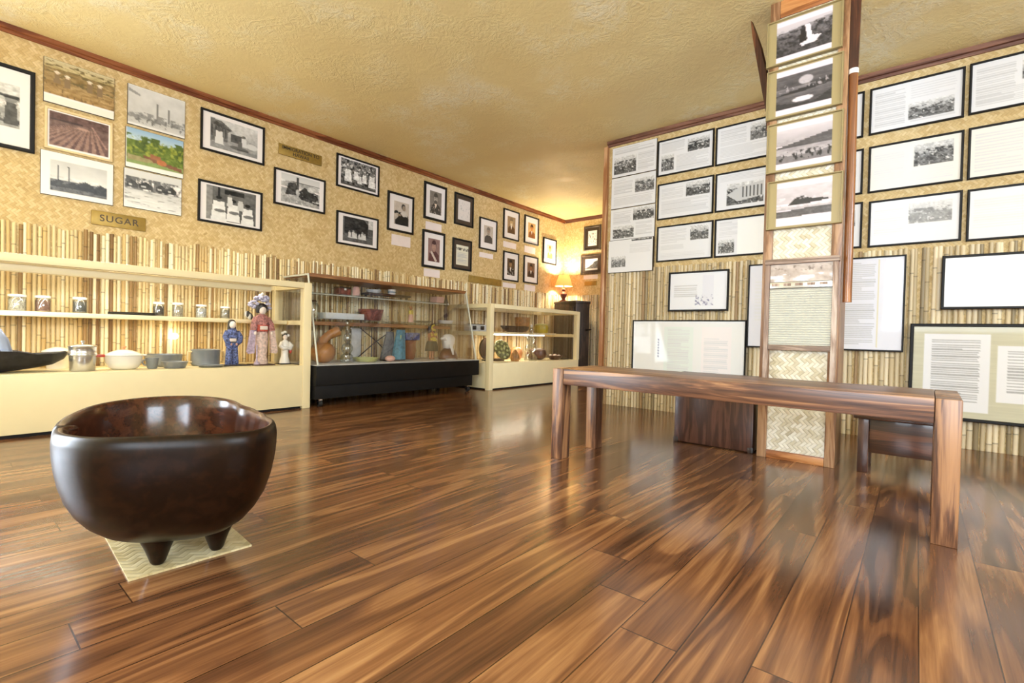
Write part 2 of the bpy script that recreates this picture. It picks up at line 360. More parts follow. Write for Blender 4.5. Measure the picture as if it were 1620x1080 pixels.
# wall behind the camera with a window, side wall with a window
WX0, WX1, WZ0, WZ1 = -0.5, 2.1, 0.75, 2.1
wf = MB()
wf.box((XL, YF - 0.12, 0), (WX0, YF, ZC)); wf.box((WX1, YF - 0.12, 0), (XE, YF, ZC)); wf.box((WX0, YF - 0.12, 0), (WX1, YF, WZ0)); wf.box((WX0, YF - 0.12, WZ1), (WX1, YF, ZC))
struct(wf.build('wall_front', M['white_wall'], smooth=False))
EY0, EY1, EZ0, EZ1 = -0.6, 2.2, 1.45, 2.15
we = MB()
we.box((XE, YF - 0.12, 0), (XE + 0.12, EY0, ZC)); we.box((XE, EY1, 0), (XE + 0.12, 4.4, ZC)); we.box((XE, 5.9, 0), (XE + 0.12, YB + 0.12, ZC)); we.box((XE, 4.4, 0), (XE + 0.12, 5.9, .8)); we.box((XE, 4.4, 2.1), (XE + 0.12, 5.9, ZC)); we.box((XE, EY0, 0), (XE + 0.12, EY1, EZ0)); we.box((XE, EY0, EZ1), (XE + 0.12, EY1, ZC))
struct(we.build('wall_side', M['white_wall'], smooth=False))
def window(name, lo, hi, axis, n):
    """frame, mullions and a pane filling an opening; axis = wall normal"""
    lo, hi = Vector(lo), Vector(hi); t = 1 - axis
    r = struct(thing(name, None, None, ((lo.x + hi.x) / 2, (lo.y + hi.y) / 2, lo.z)))
    f = MB(); w = 0.05
    def bar(a0, a1, z0, z1):
        l = [0, 0, z0]; h = [0, 0, z1]; l[axis] = lo[axis]; h[axis] = hi[axis]; l[t] = a0; h[t] = a1; f.box(l, h, 0.004)
    bar(lo[t], lo[t] + w, lo.z, hi.z); bar(hi[t] - w, hi[t], lo.z, hi.z); bar(lo[t] + w, hi[t] - w, lo.z, lo.z + w); bar(lo[t] + w, hi[t] - w, hi.z - w, hi.z)
    for k in range(1, n):
        a = lo[t] + (hi[t] - lo[t]) * k / n; bar(a - w / 2, a + w / 2, lo.z + w, hi.z - w)
    f.build('window_frame', M['cream'], r)
    l = Vector(lo); h = Vector(hi); mid = (lo[axis] + hi[axis]) / 2; l[axis] = mid - 0.003; h[axis] = mid + 0.003; l[t] += w; h[t] -= w; l.z += w; h.z -= w
    MB().box(l, h).build('pane', M['glass'], r, smooth=False)
window('door_1', (XL - 0.09, DY0, 0), (XL - 0.03, DY1, DZ1), 0, 2)
window('window_1', (WX0, YF - 0.09, WZ0), (WX1, YF - 0.03, WZ1), 1, 3)
window('window_2', (XE + 0.03, EY0, EZ0), (XE + 0.09, EY1, EZ1), 0, 3)
window('added_window_far', (XE + 0.03, 4.4, .8), (XE + 0.09, 5.9, 2.1), 0, 2)  # unseen window added to brighten the far corner and floor
# crown trims and the partition's corner post
def crown(P, a0, a1):
    b_ = MB(); pr = [(0, ZC - 0.046), (0.012, ZC - 0.046), (0.016, ZC - 0.03), (0.026, ZC - 0.026), (0.03, ZC), (0, ZC)]
    b_.rings([[P(a, z, d) for d, z in pr] for a in (a0, a1)]); return b_
struct(crown(PL, YF, YB - 0.0).build('trim_1', M['trim'], angle=20))
struct(crown(PB, XL + 0.03, XE).build('trim_2', M['trim_x'], angle=20))
struct(crown(PR, XP, XE).build('trim_3', M['trim_x'], angle=20))
struct(MB().box((XP - 0.026, YR - 0.036, 0), (XP + 0.012, YR + 0.12, ZC - 0.047), 0.004).build('trim_4', M['trim_z']))

# ------------------------------------------------------------------ bamboo cladding
def bamboo(P, a0, a1, z1, pitch, pal, seed, jag, name, parent):
    r = random.Random(seed); V, F, C = [], [], []
    a = a0 + pitch / 2; SEG = 6
    while a < a1 - pitch * 0.3:
        rad = pitch * r.uniform(0.37, 0.49); lean = r.uniform(-0.35, 0.35) * pitch; z0 = 0.001
        zt = z1 + r.uniform(-jag, jag * 0.4); col = r.choice(pal); br = r.uniform(0.82, 1.08)
        zs = [(z0, 1.0, 0)]; z = r.uniform(0.03, 0.22)
        while z < zt - 0.02:
            zs += [(z - 0.005, 1.0, 0), (z - 0.002, 1.07, 1), (z + 0.002, 1.07, 1), (z + 0.005, 1.0, 0)]
            z += r.uniform(0.16, 0.30)
        zs += [(zt, 1.0, 0)]
        o0 = len(V)
        for zz, sc, ring in zs:
            aa = a + lean * zz / z1
            for k in range(SEG + 1):
                t = PI * k / SEG
                V.append(P(aa - rad * sc * math.cos(t), zz, 0.002 + rad * sc * (0.15 + 0.95 * math.sin(t))))
                kk = br * (0.55 if ring else 1.0)
                C.append((col[0] * kk, col[1] * kk, col[2] * kk, 1.0))
        # flat cut at the top
        n = SEG + 1
        for q in range(len(zs) - 1):
            for k in range(SEG):
                F.append((o0 + q * n + k, o0 + q * n + k + 1, o0 + (q + 1) * n + k + 1, o0 + (q + 1) * n + k))
        F.append(tuple(o0 + (len(zs) - 1) * n + k for k in range(n)))
        a += pitch * r.uniform(0.96, 1.05)
    me = bpy.data.meshes.new(name); me.from_pydata(V, [], F); me.update()
    at = me.color_attributes.new('Col', 'FLOAT_COLOR', 'POINT'); at.data.foreach_set('color', np.array(C, dtype=np.float32).ravel())
    bm = bmesh.new(); bm.from_mesh(me); bmesh.ops.recalc_face_normals(bm, faces=bm.faces[:]); bm.to_mesh(me); bm.free()
    me.polygons.foreach_set('use_smooth', [True] * len(me.polygons)); me.set_sharp_from_angle(angle=math.radians(50))
    me.materials.append(M['bamboo'])
    o = bpy.data.objects.new(name, me); COL.objects.link(o); o.parent = parent
    return o
palL = [c(246, 234, 200)] * 4 + [c(230, 208, 160)] * 4 + [c(206, 176, 120)] * 2 + [c(160, 126, 78)] * 2 + [c(128, 96, 56)]
palR = [c(238, 222, 190)] * 3 + [c(222, 203, 166)] * 4 + [c(202, 182, 144)] * 3 + [c(158, 142, 112), c(168, 138, 100)]
bamboo(PL, -0.6, YB - 0.02, 1.205, 0.0215, palL, 3, 0.022, 'bamboo_cladding', wall_left)
bamboo(PB, XL + 0.03, -1.6, 1.20, 0.024, palR, 4, 0.006, 'bamboo_cladding', wall_back)
bamboo(PR, XP + 0.02, XE - 0.02, 1.195, 0.0265, palR, 5, 0.006, 'bamboo_cladding', wall_right)

# ------------------------------------------------------------------ painter for photographs and printed sheets
class Cv:
    def __init__(s, w, h, bg=(0.9, 0.9, 0.9), seed=1):
        s.w, s.h = w, h; s.a = np.ones((h, w, 3)) * np.array(bg); s.r = np.random.RandomState(seed)
        s.Y, s.X = np.mgrid[0:h, 0:w]; s.X = (s.X + 0.5) / w; s.Y = (s.Y + 0.5) / h
        s.win = (0.0, 0.0, 1.0, 1.0)
    def co(s):
        x0, y0, x1, y1 = s.win
        return (s.X - x0) / (x1 - x0), (s.Y - y0) / (y1 - y0)
    def inside(s):
        x, y = s.co(); return (x >= 0) & (x <= 1) & (y >= 0) & (y <= 1)
    def put(s, m, col, al=1.0):
        m = (m * s.inside() * al)[..., None] if not isinstance(m, bool) else m
        s.a = s.a * (1 - m) + np.array(g3(col)) * m
    def fbm(s, fx, fy, oc=4):
        out = np.zeros((s.h, s.w)); amp = 1.0; tot = 0
        x, y = s.co()
        for _ in range(oc):
            gx, gy = max(2, int(fx) + 2), max(2, int(fy) + 2); g = s.r.rand(gy + 1, gx + 1)
            X = np.clip(x, 0, 0.9999) * (gx - 1); Y = np.clip(y, 0, 0.9999) * (gy - 1)
            i = X.astype(int); j = Y.astype(int); u = X - i; v = Y - j
            u = u * u * (3 - 2 * u); v = v * v * (3 - 2 * v)
            out += amp * ((g[j, i] * (1 - u) + g[j, i + 1] * u) * (1 - v) + (g[j + 1, i] * (1 - u) + g[j + 1, i + 1] * u) * v)
            tot += amp; amp *= 0.6; fx *= 2; fy *= 2
        return out / tot
    def grad(s, c0, c1, y0=0.0, y1=1.0):
        x, y = s.co(); t = np.clip((y - y0) / (y1 - y0), 0, 1)[..., None]
        m = ((y >= y0) & (y <= y1) & s.inside())[..., None]
        s.a = np.where(m, np.array(g3(c0)) * (1 - t) + np.array(g3(c1)) * t, s.a)
    def rect(s, x0, y0, x1, y1, col, al=1.0):
        x, y = s.co(); s.put(((x >= x0) & (x <= x1) & (y >= y0) & (y <= y1)).astype(float), col, al)
    def ell(s, cx, cy, rx, ry, col, al=1.0):
        x, y = s.co(); d = ((x - cx) / rx) ** 2 + ((y - cy) / ry) ** 2
        s.put(np.clip((1.15 - d) / 0.3, 0, 1), col, al)
    def poly(s, pts, col, al=1.0):
        x, y = s.co(); m = np.zeros(x.shape, bool); n = len(pts)
        for i in range(n):
            (xa, ya), (xb, yb) = pts[i], pts[(i + 1) % n]
            if ya == yb: continue
            k = ((ya > y) != (yb > y)) & (x < (xb - xa) * (y - ya) / (yb - ya) + xa); m ^= k
        s.put(m.astype(float), col, al)
    def noise(s, amp, fx, fy, y0=0.0, y1=1.0, oc=4, thr=None, col=None):
        n = s.fbm(fx, fy, oc); x, y = s.co(); m = ((y >= y0) & (y <= y1) & s.inside())
        if thr is not None: s.put((np.clip((n - thr) * 9, 0, 1) * m), col)
        else: s.a = np.clip(s.a + ((n - 0.5) * 2 * amp * m)[..., None], 0, 1)
    def text(s, x0, y0, x1, y1, n, dark=0.72, ragged=0.05):
        n = int(n * 1.35)
        x, y = s.co(); t = (y - y0) / (y1 - y0) * n; k = np.floor(t).astype(int); fr = t - k
        e = s.r.rand(max(n, 1) + 1) * ragged; e = np.where(s.r.rand(len(e)) < 0.15, e + 0.35, e)
        end = x1 - (x1 - x0) * e[np.clip(k, 0, n)]
        wrd = s.r.rand(s.h, s.w) * 0.18 + 0.82
        m = ((x >= x0) & (x <= end) & (y >= y0) & (y <= y1) & (fr < 0.5) & s.inside()).astype(float)
        dark = dark - .02
        s.put(m * wrd, (dark, dark, dark + 0.01), 0.9)
    def sub(s, x0, y0, x1, y1):
        X0, Y0, X1, Y1 = s.win if False else (0, 0, 1, 1)
        s.win = (x0, y0, x1, y1); return s
    def full(s): s.win = (0.0, 0.0, 1.0, 1.0); return s
    def tint(s, t):
        m = s.inside()[..., None]; s.a = np.where(m, np.clip(s.a * np.array(t), 0, 1), s.a)
def g3(v): return (v, v, v) if not hasattr(v, '__len__') else v

# scenes -------------------------------------------------------------
def person(k, x, y, h, body=0.9, head=0.45, hat=None, w=0.17):
    k.poly([(x - h * w, y), (x - h * w * 0.7, y - h * 0.78), (x + h * w * 0.7, y - h * 0.78), (x + h * w, y)], body)
    k.ell(x, y - h * 0.88, h * 0.10, h * 0.12, head)
    if hat is not None: k.ell(x, y - h * 0.97, h * 0.17, h * 0.05, hat)
def p_field(k):
    k.grad((.80, .76, .62), (.70, .62, .42), 0, .25); k.grad((.56, .47, .30), (.66, .53, .33), .2, .8); k.noise(.2, 9, 26, .1, .8)
    k.noise(0, 10, 30, .05, .5, thr=.56, col=(.42, .36, .22)); k.noise(0, 30, 8, .55, .8, thr=.6, col=(.44, .34, .2))
    for x, y in ((.18, .40), (.32, .44), (.63, .40), (.78, .42)): person(k, x, y + .14, .28, (.52, .43, .31), (.86, .78, .68), (.92, .88, .8))
    k.rect(0, .84, 1, 1, (.93, .91, .88))
def p_rows(k):
    k.grad((.45, .36, .33), (.40, .28, .26)); k.rect(0, 0, 1, .24, (.36, .25, .23)); k.noise(.08, 8, 8)
    for i in range(-4, 8):
        x = .1 + i * .16; k.poly([(.55 + (x - .5) * .25, .30), (.57 + (x - .5) * .25, .30), (x + .09 - .35, 1.05), (x - .35, 1.05)], (.58, .45, .40))
    k.rect(.02, .2, .55, .24, (.26, .18, .18)); k.poly([(.7, .2), (.72, .18), (.98, .75), (.95, .78)], (.6, .46, .42)); k.ell(.55, .32, .1, .04, (.7, .56, .5)); k.noise(.12, 20, 14)
def mill(k, sky0, sky1, dark, gnd, hy=.62, ch=((.13, .16), (.31, .16))):
    k.grad(sky0, sky1, 0, hy); k.grad(gnd, gnd * .85, hy, 1); k.noise(.05, 3, 3, 0, hy)
    for x, y in ch: k.rect(x - .012, y, x + .012, hy + .1, dark * 1.4); k.rect(x - .02, y, x + .02, y + .02, dark)
    for x, y, w, h in ((.12, .68, .26, .18), (.36, .70, .3, .16), (.6, .64, .34, .22), (.88, .66, .26, .24)):
        k.poly([(x - w / 2, y + h), (x - w / 2, y), (x, y - h * .45), (x + w / 2, y), (x + w / 2, y + h)], dark)
        k.poly([(x - w / 2, y), (x, y - h * .45), (x, y - h * .3), (x - w / 2, y + .05)], min(1, dark * 2.6))
    k.noise(.16, 14, 12, hy - .12, 1); k.noise(0, 18, 14, hy, 1, thr=.62, col=dark * .8)
def p_haze(k):
    k.grad(.84, .78, 0, .75); k.grad(.74, .80, .72, 1); k.noise(.06, 5, 5)
    for x, y in ((.50, .30), (.70, .36)): k.rect(x - .013, y, x + .013, .74, .5)
    k.rect(.5, .36, .7, .375, .62)
    k.noise(0, 12, 10, .62, .80, thr=.46, col=.55); k.noise(0, 20, 12, .70, .9, thr=.56, col=.45); k.poly([(.02, .1), (.22, .2), (.2, .24), (.02, .18)], .6)
    k.rect(0, 0, 1, .03, .93); k.rect(0, .93, 1, 1, .9)
def p_train(k):
    k.grad((.56, .70, .84), (.80, .86, .86), 0, .35); k.rect(0, .28, 1, 1, (.40, .48, .16)); k.noise(0, 9, 7, .14, .62, thr=.44, col=(.30, .38, .12)); k.noise(0, 13, 12, .2, .66, thr=.52, col=(.56, .60, .22))
    k.noise(.14, 16, 14, .2, .75); k.rect(0, .74, 1, 1, (.54, .62, .36))
    k.poly([(.28, .62), (.96, .76), (.98, .86), (.30, .72)], (.50, .33, .23)); k.poly([(.40, .55), (.58, .58), (.60, .70), (.40, .66)], (.62, .40, .27)); k.ell(.6, .72, .09, .07, (.74, .46, .28)); k.poly([(.02, .66), (.4, .7), (.5, .78), (.02, .8)], (.62, .58, .4))
    k.noise(.07, 20, 16, .55, .9); k.rect(0, .88, 1, 1, (.95, .94, .92))
def p_harbor(k):
    k.grad(.86, .82, 0, .25); k.grad(.80, .9, .5, 1); k.noise(.1, 4, 24, .5, 1)
    k.noise(0, 10, 6, .2, .5, thr=.42, col=.38)
    for x, w in ((.12, .18), (.35, .24), (.62, .2), (.8, .18)): k.poly([(x - w / 2, .46), (x - w / 2, .36), (x, .27), (x + w / 2, .36), (x + w / 2, .46)], .22); k.rect(x - w / 3, .38, x, .42, .75)
    k.noise(.2, 16, 10, .2, .52); k.noise(0, 4, 30, .5, .95, thr=.62, col=.6); k.rect(0, .95, 1, 1, .93)
def p_street(k):
    k.grad(.82, .74, 0, .5); k.grad(.66, .58, .5, 1); k.poly([(0, .02), (.22, .05), (.45, .28), (.36, .40), (.36, .72), (0, .80)], .42); k.poly([(.1, .08), (.42, .28), (.4, .33), (.06, .22)], .28)
    for i in range(5): k.rect(.02 + .07 * i, .26, .05 + .07 * i, .62, .3)
    k.rect(.42, .38, .70, .66, .32); k.noise(.14, 14, 12)
    person(k, .18, .84, .54, .86, .35); person(k, .70, .74, .40, .84, .4); person(k, .62, .80, .3, .4, .3); k.ell(.88, .66, .13, .1, .82); k.ell(.6, .84, .2, .07, .4); k.rect(.56, .86, .8, .9, .3)
def p_family(k):
    k.grad(.42, .30); k.rect(0, 0, .12, 1, .55); k.rect(.22, .0, .27, .6, .15); k.rect(.35, .03, .75, .18, .12); k.noise(.12, 10, 10)
    for x, y, h in ((.24, 1.0, .74), (.53, .98, .68), (.83, 1.02, .66)): person(k, x, y, h, .92, .38, None, .21); k.ell(x, y - h * .93, .06, .05, .1); k.ell(x + .02, y - h * .4, .11, .05, .45)
    person(k, .46, .52, .36, .85, .5); person(k, .68, .6, .4, .8, .45); k.noise(.06, 12, 12)
def p_camp(k):
    k.grad(.82, .86, 0, .35); k.grad(.70, .62, .5, 1); k.poly([(.0, .3), (.3, .2), (.95, .26), (1, .42), (0, .44)], .68); k.rect(.38, .03, .44, .5, .3); k.rect(.3, .2, 1, .24, .2)
    k.poly([(.1, .74), (.18, .3), (.36, .24), (.46, .66)], .25); k.poly([(.4, .62), (.6, .34), (.95, .5), (1, .9), (.5, .8)], .2); k.ell(.42, .58, .05, .12, .72); k.ell(.78, .38, .12, .1, .8); k.noise(.2, 14, 12, .2, 1); k.noise(0, 16, 14, .5, 1, thr=.62, col=.85)
def p_crowd(k):
    k.grad(.5, .4); k.noise(0, 14, 10, 0, 1, thr=.5, col=.12); k.noise(0, 20, 16, 0, .6, thr=.6, col=.9)
    for x, y, h in ((.2, .86, .62), (.42, .72, .42), (.52, .84, .4), (.66, .76, .42), (.88, .88, .6)): person(k, x, y, h, .92, .5)
    k.noise(.22, 26, 22); k.rect(0, .95, 1, 1, .3)
def p_house(k):
    k.grad(.38, .30); k.poly([(.06, .0), (.7, .0), (.86, .25), (.8, .72), (.06, .7)], .16); k.rect(.84, 0, 1, .35, .78); k.noise(.14, 8, 14); k.grad(.4, .34, .75, 1)
    for x, h in ((.22, .3), (.34, .34), (.42, .26), (.54, .24), (.64, .34), (.72, .28)): person(k, x, .86, h, .82, .6)
    k.noise(.12, 16, 14)
def portrait(k, bg, coat, face, hair, beard=None, white=True, lean=0.0, sash=None, extra=0):
    k.grad(bg, tuple(min(1, v * 1.05) for v in g3(bg))); k.noise(.05, 4, 5)
    k.poly([(.08, 1.02), (.12, .66), (.34, .54), (.66, .54), (.9, .68), (.94, 1.02)], coat)
    x = .5 + lean; k.rect(x - .08, .44, x + .08, .58, tuple(v * .85 for v in g3(face)))
    if white: k.poly([(x - .1, .54), (x + .1, .54), (x, .78)], (.9, .88, .85))
    k.ell(x, .26, .19, .2, hair); k.ell(x, .33, .155, .185, face); k.ell(x, .19, .16, .07, hair)
    k.ell(x - .06, .31, .035, .015, tuple(v * .4 for v in g3(face))); k.ell(x + .06, .31, .035, .015, tuple(v * .4 for v in g3(face))); k.poly([(x, .31), (x + .02, .4), (x - .03, .4)], tuple(v * .75 for v in g3(face))); k.ell(x, .445, .05, .012, tuple(v * .5 for v in g3(face)))
    if beard is not None: k.ell(x, .47, .13, .08, beard)
    if sash is not None: k.poly([(.2, .6), (.34, .55), (.78, .96), (.62, 1.0)], sash)
    if extra: k.noise(0, 12, 12, .58, 1, thr=.58, col=.85)
    k.noise(.05, 12, 14)
def p_seated(k):
    k.grad((.80, .76, .72), (.74, .70, .66)); k.poly([(.1, 1), (.06, .55), (.4, .44), (.62, .5), (.95, .56), (.98, 1)], .12); k.ell(.62, .2, .13, .13, .22); k.ell(.66, .26, .11, .12, (.62, .56, .5)); k.poly([(.42, .5), (.6, .36), (.78, .36), (.9, .6), (.6, .62)], (.82, .8, .77)); k.ell(.16, .5, .14, .1, .15); k.poly([(.02, .55), (.3, .5), (.3, .66), (.1, .8)], (.74, .7, .66)); k.ell(.36, .58, .12, .05, (.56, .5, .44)); k.noise(.07, 10, 12)
def p_falls(k):
    k.grad(.72, .42, 0, .35); k.grad(.42, .28, .3, 1); k.noise(0, 9, 9, .12, 1, thr=.47, col=.24); k.noise(.2, 22, 18, .1, 1); k.poly([(.45, .3), (.54, .3), (.56, .78), (.42, .78)], .16); k.poly([(.53, .16), (.62, .16), (.66, .56), (.82, .62), (.75, .74), (.44, .86), (.58, .66)], .95); k.ell(.6, .76, .16, .06, .96); k.poly([(0, 0), (1, 0), (1, .06), (.6, .14), (0, .24)], .86, .8)
def p_moon(k):
    k.grad(.40, .32, 0, .4); k.grad(.48, .26, .4, 1); k.noise(.1, 3, 22); k.ell(.55, .24, .13, .13, .85, .8); k.poly([(.55, .46), (1, .30), (1, .5), (.5, .58), (0, .6), (0, .56)], .2); k.noise(0, 20, 6, .28, .5, thr=.6, col=.68); k.ell(.5, .8, .19, .08, .93); k.poly([(0, .8), (.35, .9), (.7, .95), (1, .7), (1, 1), (0, 1)], .22); k.noise(.06, 8, 20)
def p_plain(k):
    k.grad(.84, .68, 0, .46); k.noise(.04, 3, 8, 0, .4); k.poly([(0, .52), (.5, .38), (1, .24), (1, .56), (0, .62)], .34); k.grad(.64, .72, .56, .8); k.noise(.1, 5, 14, .4, .85); k.poly([(0, .74), (.3, .82), (.7, .8), (1, .74), (1, 1), (0, 1)], .5); k.noise(0, 20, 8, .68, .95, thr=.52, col=.16); k.noise(.07, 18, 20, .3, 1)
def p_island(k):
    k.grad(.84, .78, 0, .5); k.noise(.08, 4, 6, 0, .5); k.poly([(.22, .55), (.34, .36), (.5, .30), (.64, .4), (.95, .44), (.95, .5), (.5, .56)], .2); k.noise(0, 12, 8, .3, .42, thr=.6, col=.88); k.grad(.8, .72, .56, .7); k.poly([(0, .58), (.3, .55), (.7, .56), (1, .54), (1, .6), (0, .63)], .86); k.poly([(0, .74), (.4, .7), (.7, .66), (1, .66), (1, .9), (0, .92)], .36); k.noise(.12, 18, 16, .5, .95); k.rect(0, .93, 1, 1, .92)
def p_sketch(k):
    k.grad(.9, .86); k.noise(0, 10, 12, .15, .9, thr=.56, col=.55); k.noise(0, 16, 18, .3, .95, thr=.62, col=.35)
def p_hill(k):
    k.grad(.92, .86, 0, .8); k.poly([(0, .85), (.3, .68), (.6, .46), (.72, .28), (1, .18), (1, .85)], .35); k.noise(.2, 12, 12, .2, .85); k.rect(0, .85, 1, 1, .8)
def inset(k, x0, y0, x1, y1, style=0):
    k.sub(x0, y0, x1, y1); d = (.55, .42, .48, .5)[style % 4]
    k.grad(.86, .66, 0, .55); k.grad(d, d * .8, .45, 1); k.noise(0, 10, 8, .25, .9, thr=.46, col=d * .55); k.noise(.22, 18, 14); k.noise(0, 14, 10, .4, 1, thr=.64, col=.9)
    if style == 2:
        k.poly([(.0, .5), (.35, .2), (1, .05), (1, .7), (.3, .85)], .78)
        for i in range(6): k.rect(.42 + .1 * i, .22, .46 + .1 * i, .7, .35)
    k.full()

# ------------------------------------------------------------------ pictures
def print_sheet(name, P, a0, a1, z0, z1, d, k, mat, parent):
    h, w = k.h, k.w; off = wloc(parent)
    A = np.linspace(a0, a1, w); Z = np.linspace(z1, z0, h)
    V = [tuple(Vector(P(a, z, d)) - off) for z in Z for a in A]
    F = [(j * w + i, (j + 1) * w + i, (j + 1) * w + i + 1, j * w + i + 1) for j in range(h - 1) for i in range(w - 1)]
    me = bpy.data.meshes.new(name); me.from_pydata(V, [], F); me.update()
    s = np.clip(k.a, 0, 1); l = np.where(s <= .04045, s / 12.92, ((s + .055) / 1.055) ** 2.4)
    col = np.concatenate([l.reshape(-1, 3), np.ones((h * w, 1))], 1).astype(np.float32)
    at = me.color_attributes.new('Col', 'FLOAT_COLOR', 'POINT'); at.data.foreach_set('color', col.ravel())
    me.materials.append(mat); o = bpy.data.objects.new(name, me); COL.objects.link(o); o.parent = parent
    WP[o.name] = off; return o
def picture(P, a0, a1, z0, z1, label, k, fw=0.018, mat='black_frame', D=0.02, base=0.0, cat='picture', name='framed_picture', group=None, pm='print', part='print'):
    """frame (moulding and backing) around a printed sheet"""
    loc = P((a0 + a1) / 2, z0, base)
    t = thing(name, label, cat, loc, group)
    def loop(i, d): return [Vector(P(a, z, base + d)) for a, z in ((a0 + i, z0 + i), (a1 - i, z0 + i), (a1 - i, z1 - i), (a0 + i, z1 - i))]
    b_ = MB()
    if fw > 0.006:
        b_.rings([loop(0, 0.001), loop(0, D * .8), loop(fw * .2, D), loop(fw * .8, D), loop(fw, D * .55), loop(fw + .001, D * .4)])
        ins, dd = fw - 0.0005, base + D * .5
    else:
        b_.rings([loop(0, 0.001), loop(0, D * .9), loop(.001, D)]); ins, dd = fw, base + D + .0006
    b_.build('frame' if fw > 0.006 else 'board', M[mat], t, angle=25)
    print_sheet(part, P, a0 + ins, a1 - ins, z0 + ins, z1 - ins, dd, k, M[pm], t)
    return t
def canvas(a0, a1, z0, z1, cell=0.006, bg=(.93, .92, .91), seed=1):
    return Cv(max(8, int((a1 - a0) / cell)), max(8, int((z1 - z0) / cell)), bg, seed)

PIC = 'photographs on the long left wall'
def photo(P, a0, a1, z0, z1, label, paint, m=(.1, .1, .1, .1), fw=0.018, mat='black_frame', bg=(.94, .92, .92), tint=None, seed=1, group=PIC, cell=0.0055, D=0.02, name='framed_picture', inner=None, pm='print'):
    k = canvas(a0, a1, z0, z1, cell, bg, seed)
    if inner is not None:
        k.sub(*inner[:4]); k.rect(0, 0, 1, 1, inner[4])
    k.sub(m[0], m[1], 1 - m[2], 1 - m[3]); paint(k)
    if tint: k.tint(tint)
    k.full()
    return picture(P, a0, a1, z0, z1, label, k, fw, mat, D, group=group, name=name, pm=pm)
def p_animals(k):
    k.grad(.84, .78, 0, .4); k.grad(.72, .62, .5, 1); k.noise(0, 8, 7, .25, .9, thr=.45, col=.32); k.noise(.16, 14, 14); person(k, .90, .94, .66, .34, .55, .2, .12); k.noise(.12, 16, 16); person(k, .5, .85, .5, .55, .4, .3); k.ell(.35, .7, .2, .1, .3)

photo(PL, -0.12, 0.405, 1.62, 2.105, 'large black framed grey photograph, leftmost on the wall and cut by the picture edge', p_animals, (.12, .2, .09, .24), .022, seed=3)
photo(PL, .44, .78, 1.955, 2.225, 'unframed sepia photograph of workers with white hats in a cane field', p_field, (0, 0, 0, 0), .002, 'thin_edge', seed=4, D=.012, name='mounted_photograph', pm='laminate')
photo(PL, .447, .775, 1.675, 1.93, 'maroon photograph of ploughed rows in a cream frame', p_rows, (.035, .05, .035, .06), .014, 'cream_edge', seed=5, D=.014, name='mounted_photograph', pm='laminate')
photo(PL, .43, .78, 1.39, 1.66, 'grey photograph of a mill with two tall chimneys on a wide white mount', lambda k: mill(k, .78, .86, .16, .4), (.13, .18, .1, .12), .002, 'thin_edge', seed=6, D=.012, name='mounted_photograph', pm='laminate')
photo(PL, .85, 1.185, 1.96, 2.23, 'pale grey hazy photograph of a plant with thin chimneys, top of the second column', p_haze, (0, 0, 0, 0), .002, 'thin_edge', seed=7, D=.012, name='mounted_photograph', pm='laminate')
photo(PL, .842, 1.178, 1.67, 1.94, 'colour photograph of green trees and an orange train', p_train, (.02, 0, 0, 0), .002, 'thin_edge', seed=8, D=.012, name='mounted_photograph', pm='laminate')
photo(PL, .835, 1.17, 1.40, 1.662, 'grey photograph of waterside buildings above pale water, bottom of the second column', p_harbor, (0.02, 0, 0, 0), .002, 'thin_edge', seed=9, D=.012, name='mounted_photograph', pm='laminate')
photo(PL, 1.285, 1.745, 1.925, 2.23, 'black framed photograph of people and an old building, above the women in white', p_street, (.12, .11, .10, .10), .016, seed=10)
photo(PL, 1.275, 1.735, 1.39, 1.70, 'black framed photograph of seated women in white dresses', p_family, (.10, .06, .09, .06), .016, seed=11)
photo(PL, 1.825, 2.28, 1.64, 1.94, 'black framed photograph of a camp, hung under the sign with two lines of lettering', p_camp, (.11, .06, .10, .08), .016, seed=12)
photo(PL, 2.385, 2.845, 1.925, 2.225, 'black framed photograph of a dense crowd among leaves, above the dark house photograph', p_crowd, (.07, .06, .06, .08), .016, seed=13)
photo(PL, 2.395, 2.845, 1.40, 1.705, 'black framed photograph of a dark house with a small group in front', p_house, (.12, .1, .11, .1), .016, seed=14)
photo(PL, 2.95, 3.28, 1.625, 2.02, 'black framed portrait of a seated figure in a dark coat', p_seated, (.2, .18, .15, .16), .022, seed=15)
sep = (1.0, .95, .9)
photo(PL, 3.415, 3.74, 1.835, 2.235, 'black framed portrait of a bearded man, upper of the two larger portraits', lambda k: portrait(k, .5, .26, .68, .3, .35, True, 0, None, 1), (.2, .16, .18, .14), .026, tint=sep, seed=16)
photo(PL, 3.405, 3.73, 1.31, 1.715, 'black framed maroon portrait with pale sash, lower of the two larger portraits', lambda k: portrait(k, (.56, .45, .43), (.36, .22, .22), (.72, .58, .52), (.3, .2, .2), None, False, 0, (.8, .74, .7)), (.2, .16, .18, .14), .026, seed=17)
def p_doc(k): k.grad((.88, .86, .85), (.86, .84, .83)); k.noise(0, 8, 12, .1, .9, thr=.6, col=.74)
def p_doc2(k): k.grad((.88, .87, .80), (.86, .84, .76)); k.noise(0, 14, 6, .12, .26, thr=.44, col=.2); k.text(.1, .34, .9, .9, 14, .72)
dk = (0, 0, 1, 1, (.28, .23, .19))
photo(PL, 3.865, 4.175, 1.86, 2.225, 'blank pale document in a wide dark brown mount, upper of the pair', p_doc, (.15, .15, .15, .13), .02, 'black_frame', inner=dk, seed=18)
photo(PL, 3.85, 4.16, 1.34, 1.70, 'cream document with dark heading in a wide dark brown mount, lower of the pair', p_doc2, (.15, .17, .15, .12), .02, 'black_frame', inner=dk, seed=19)
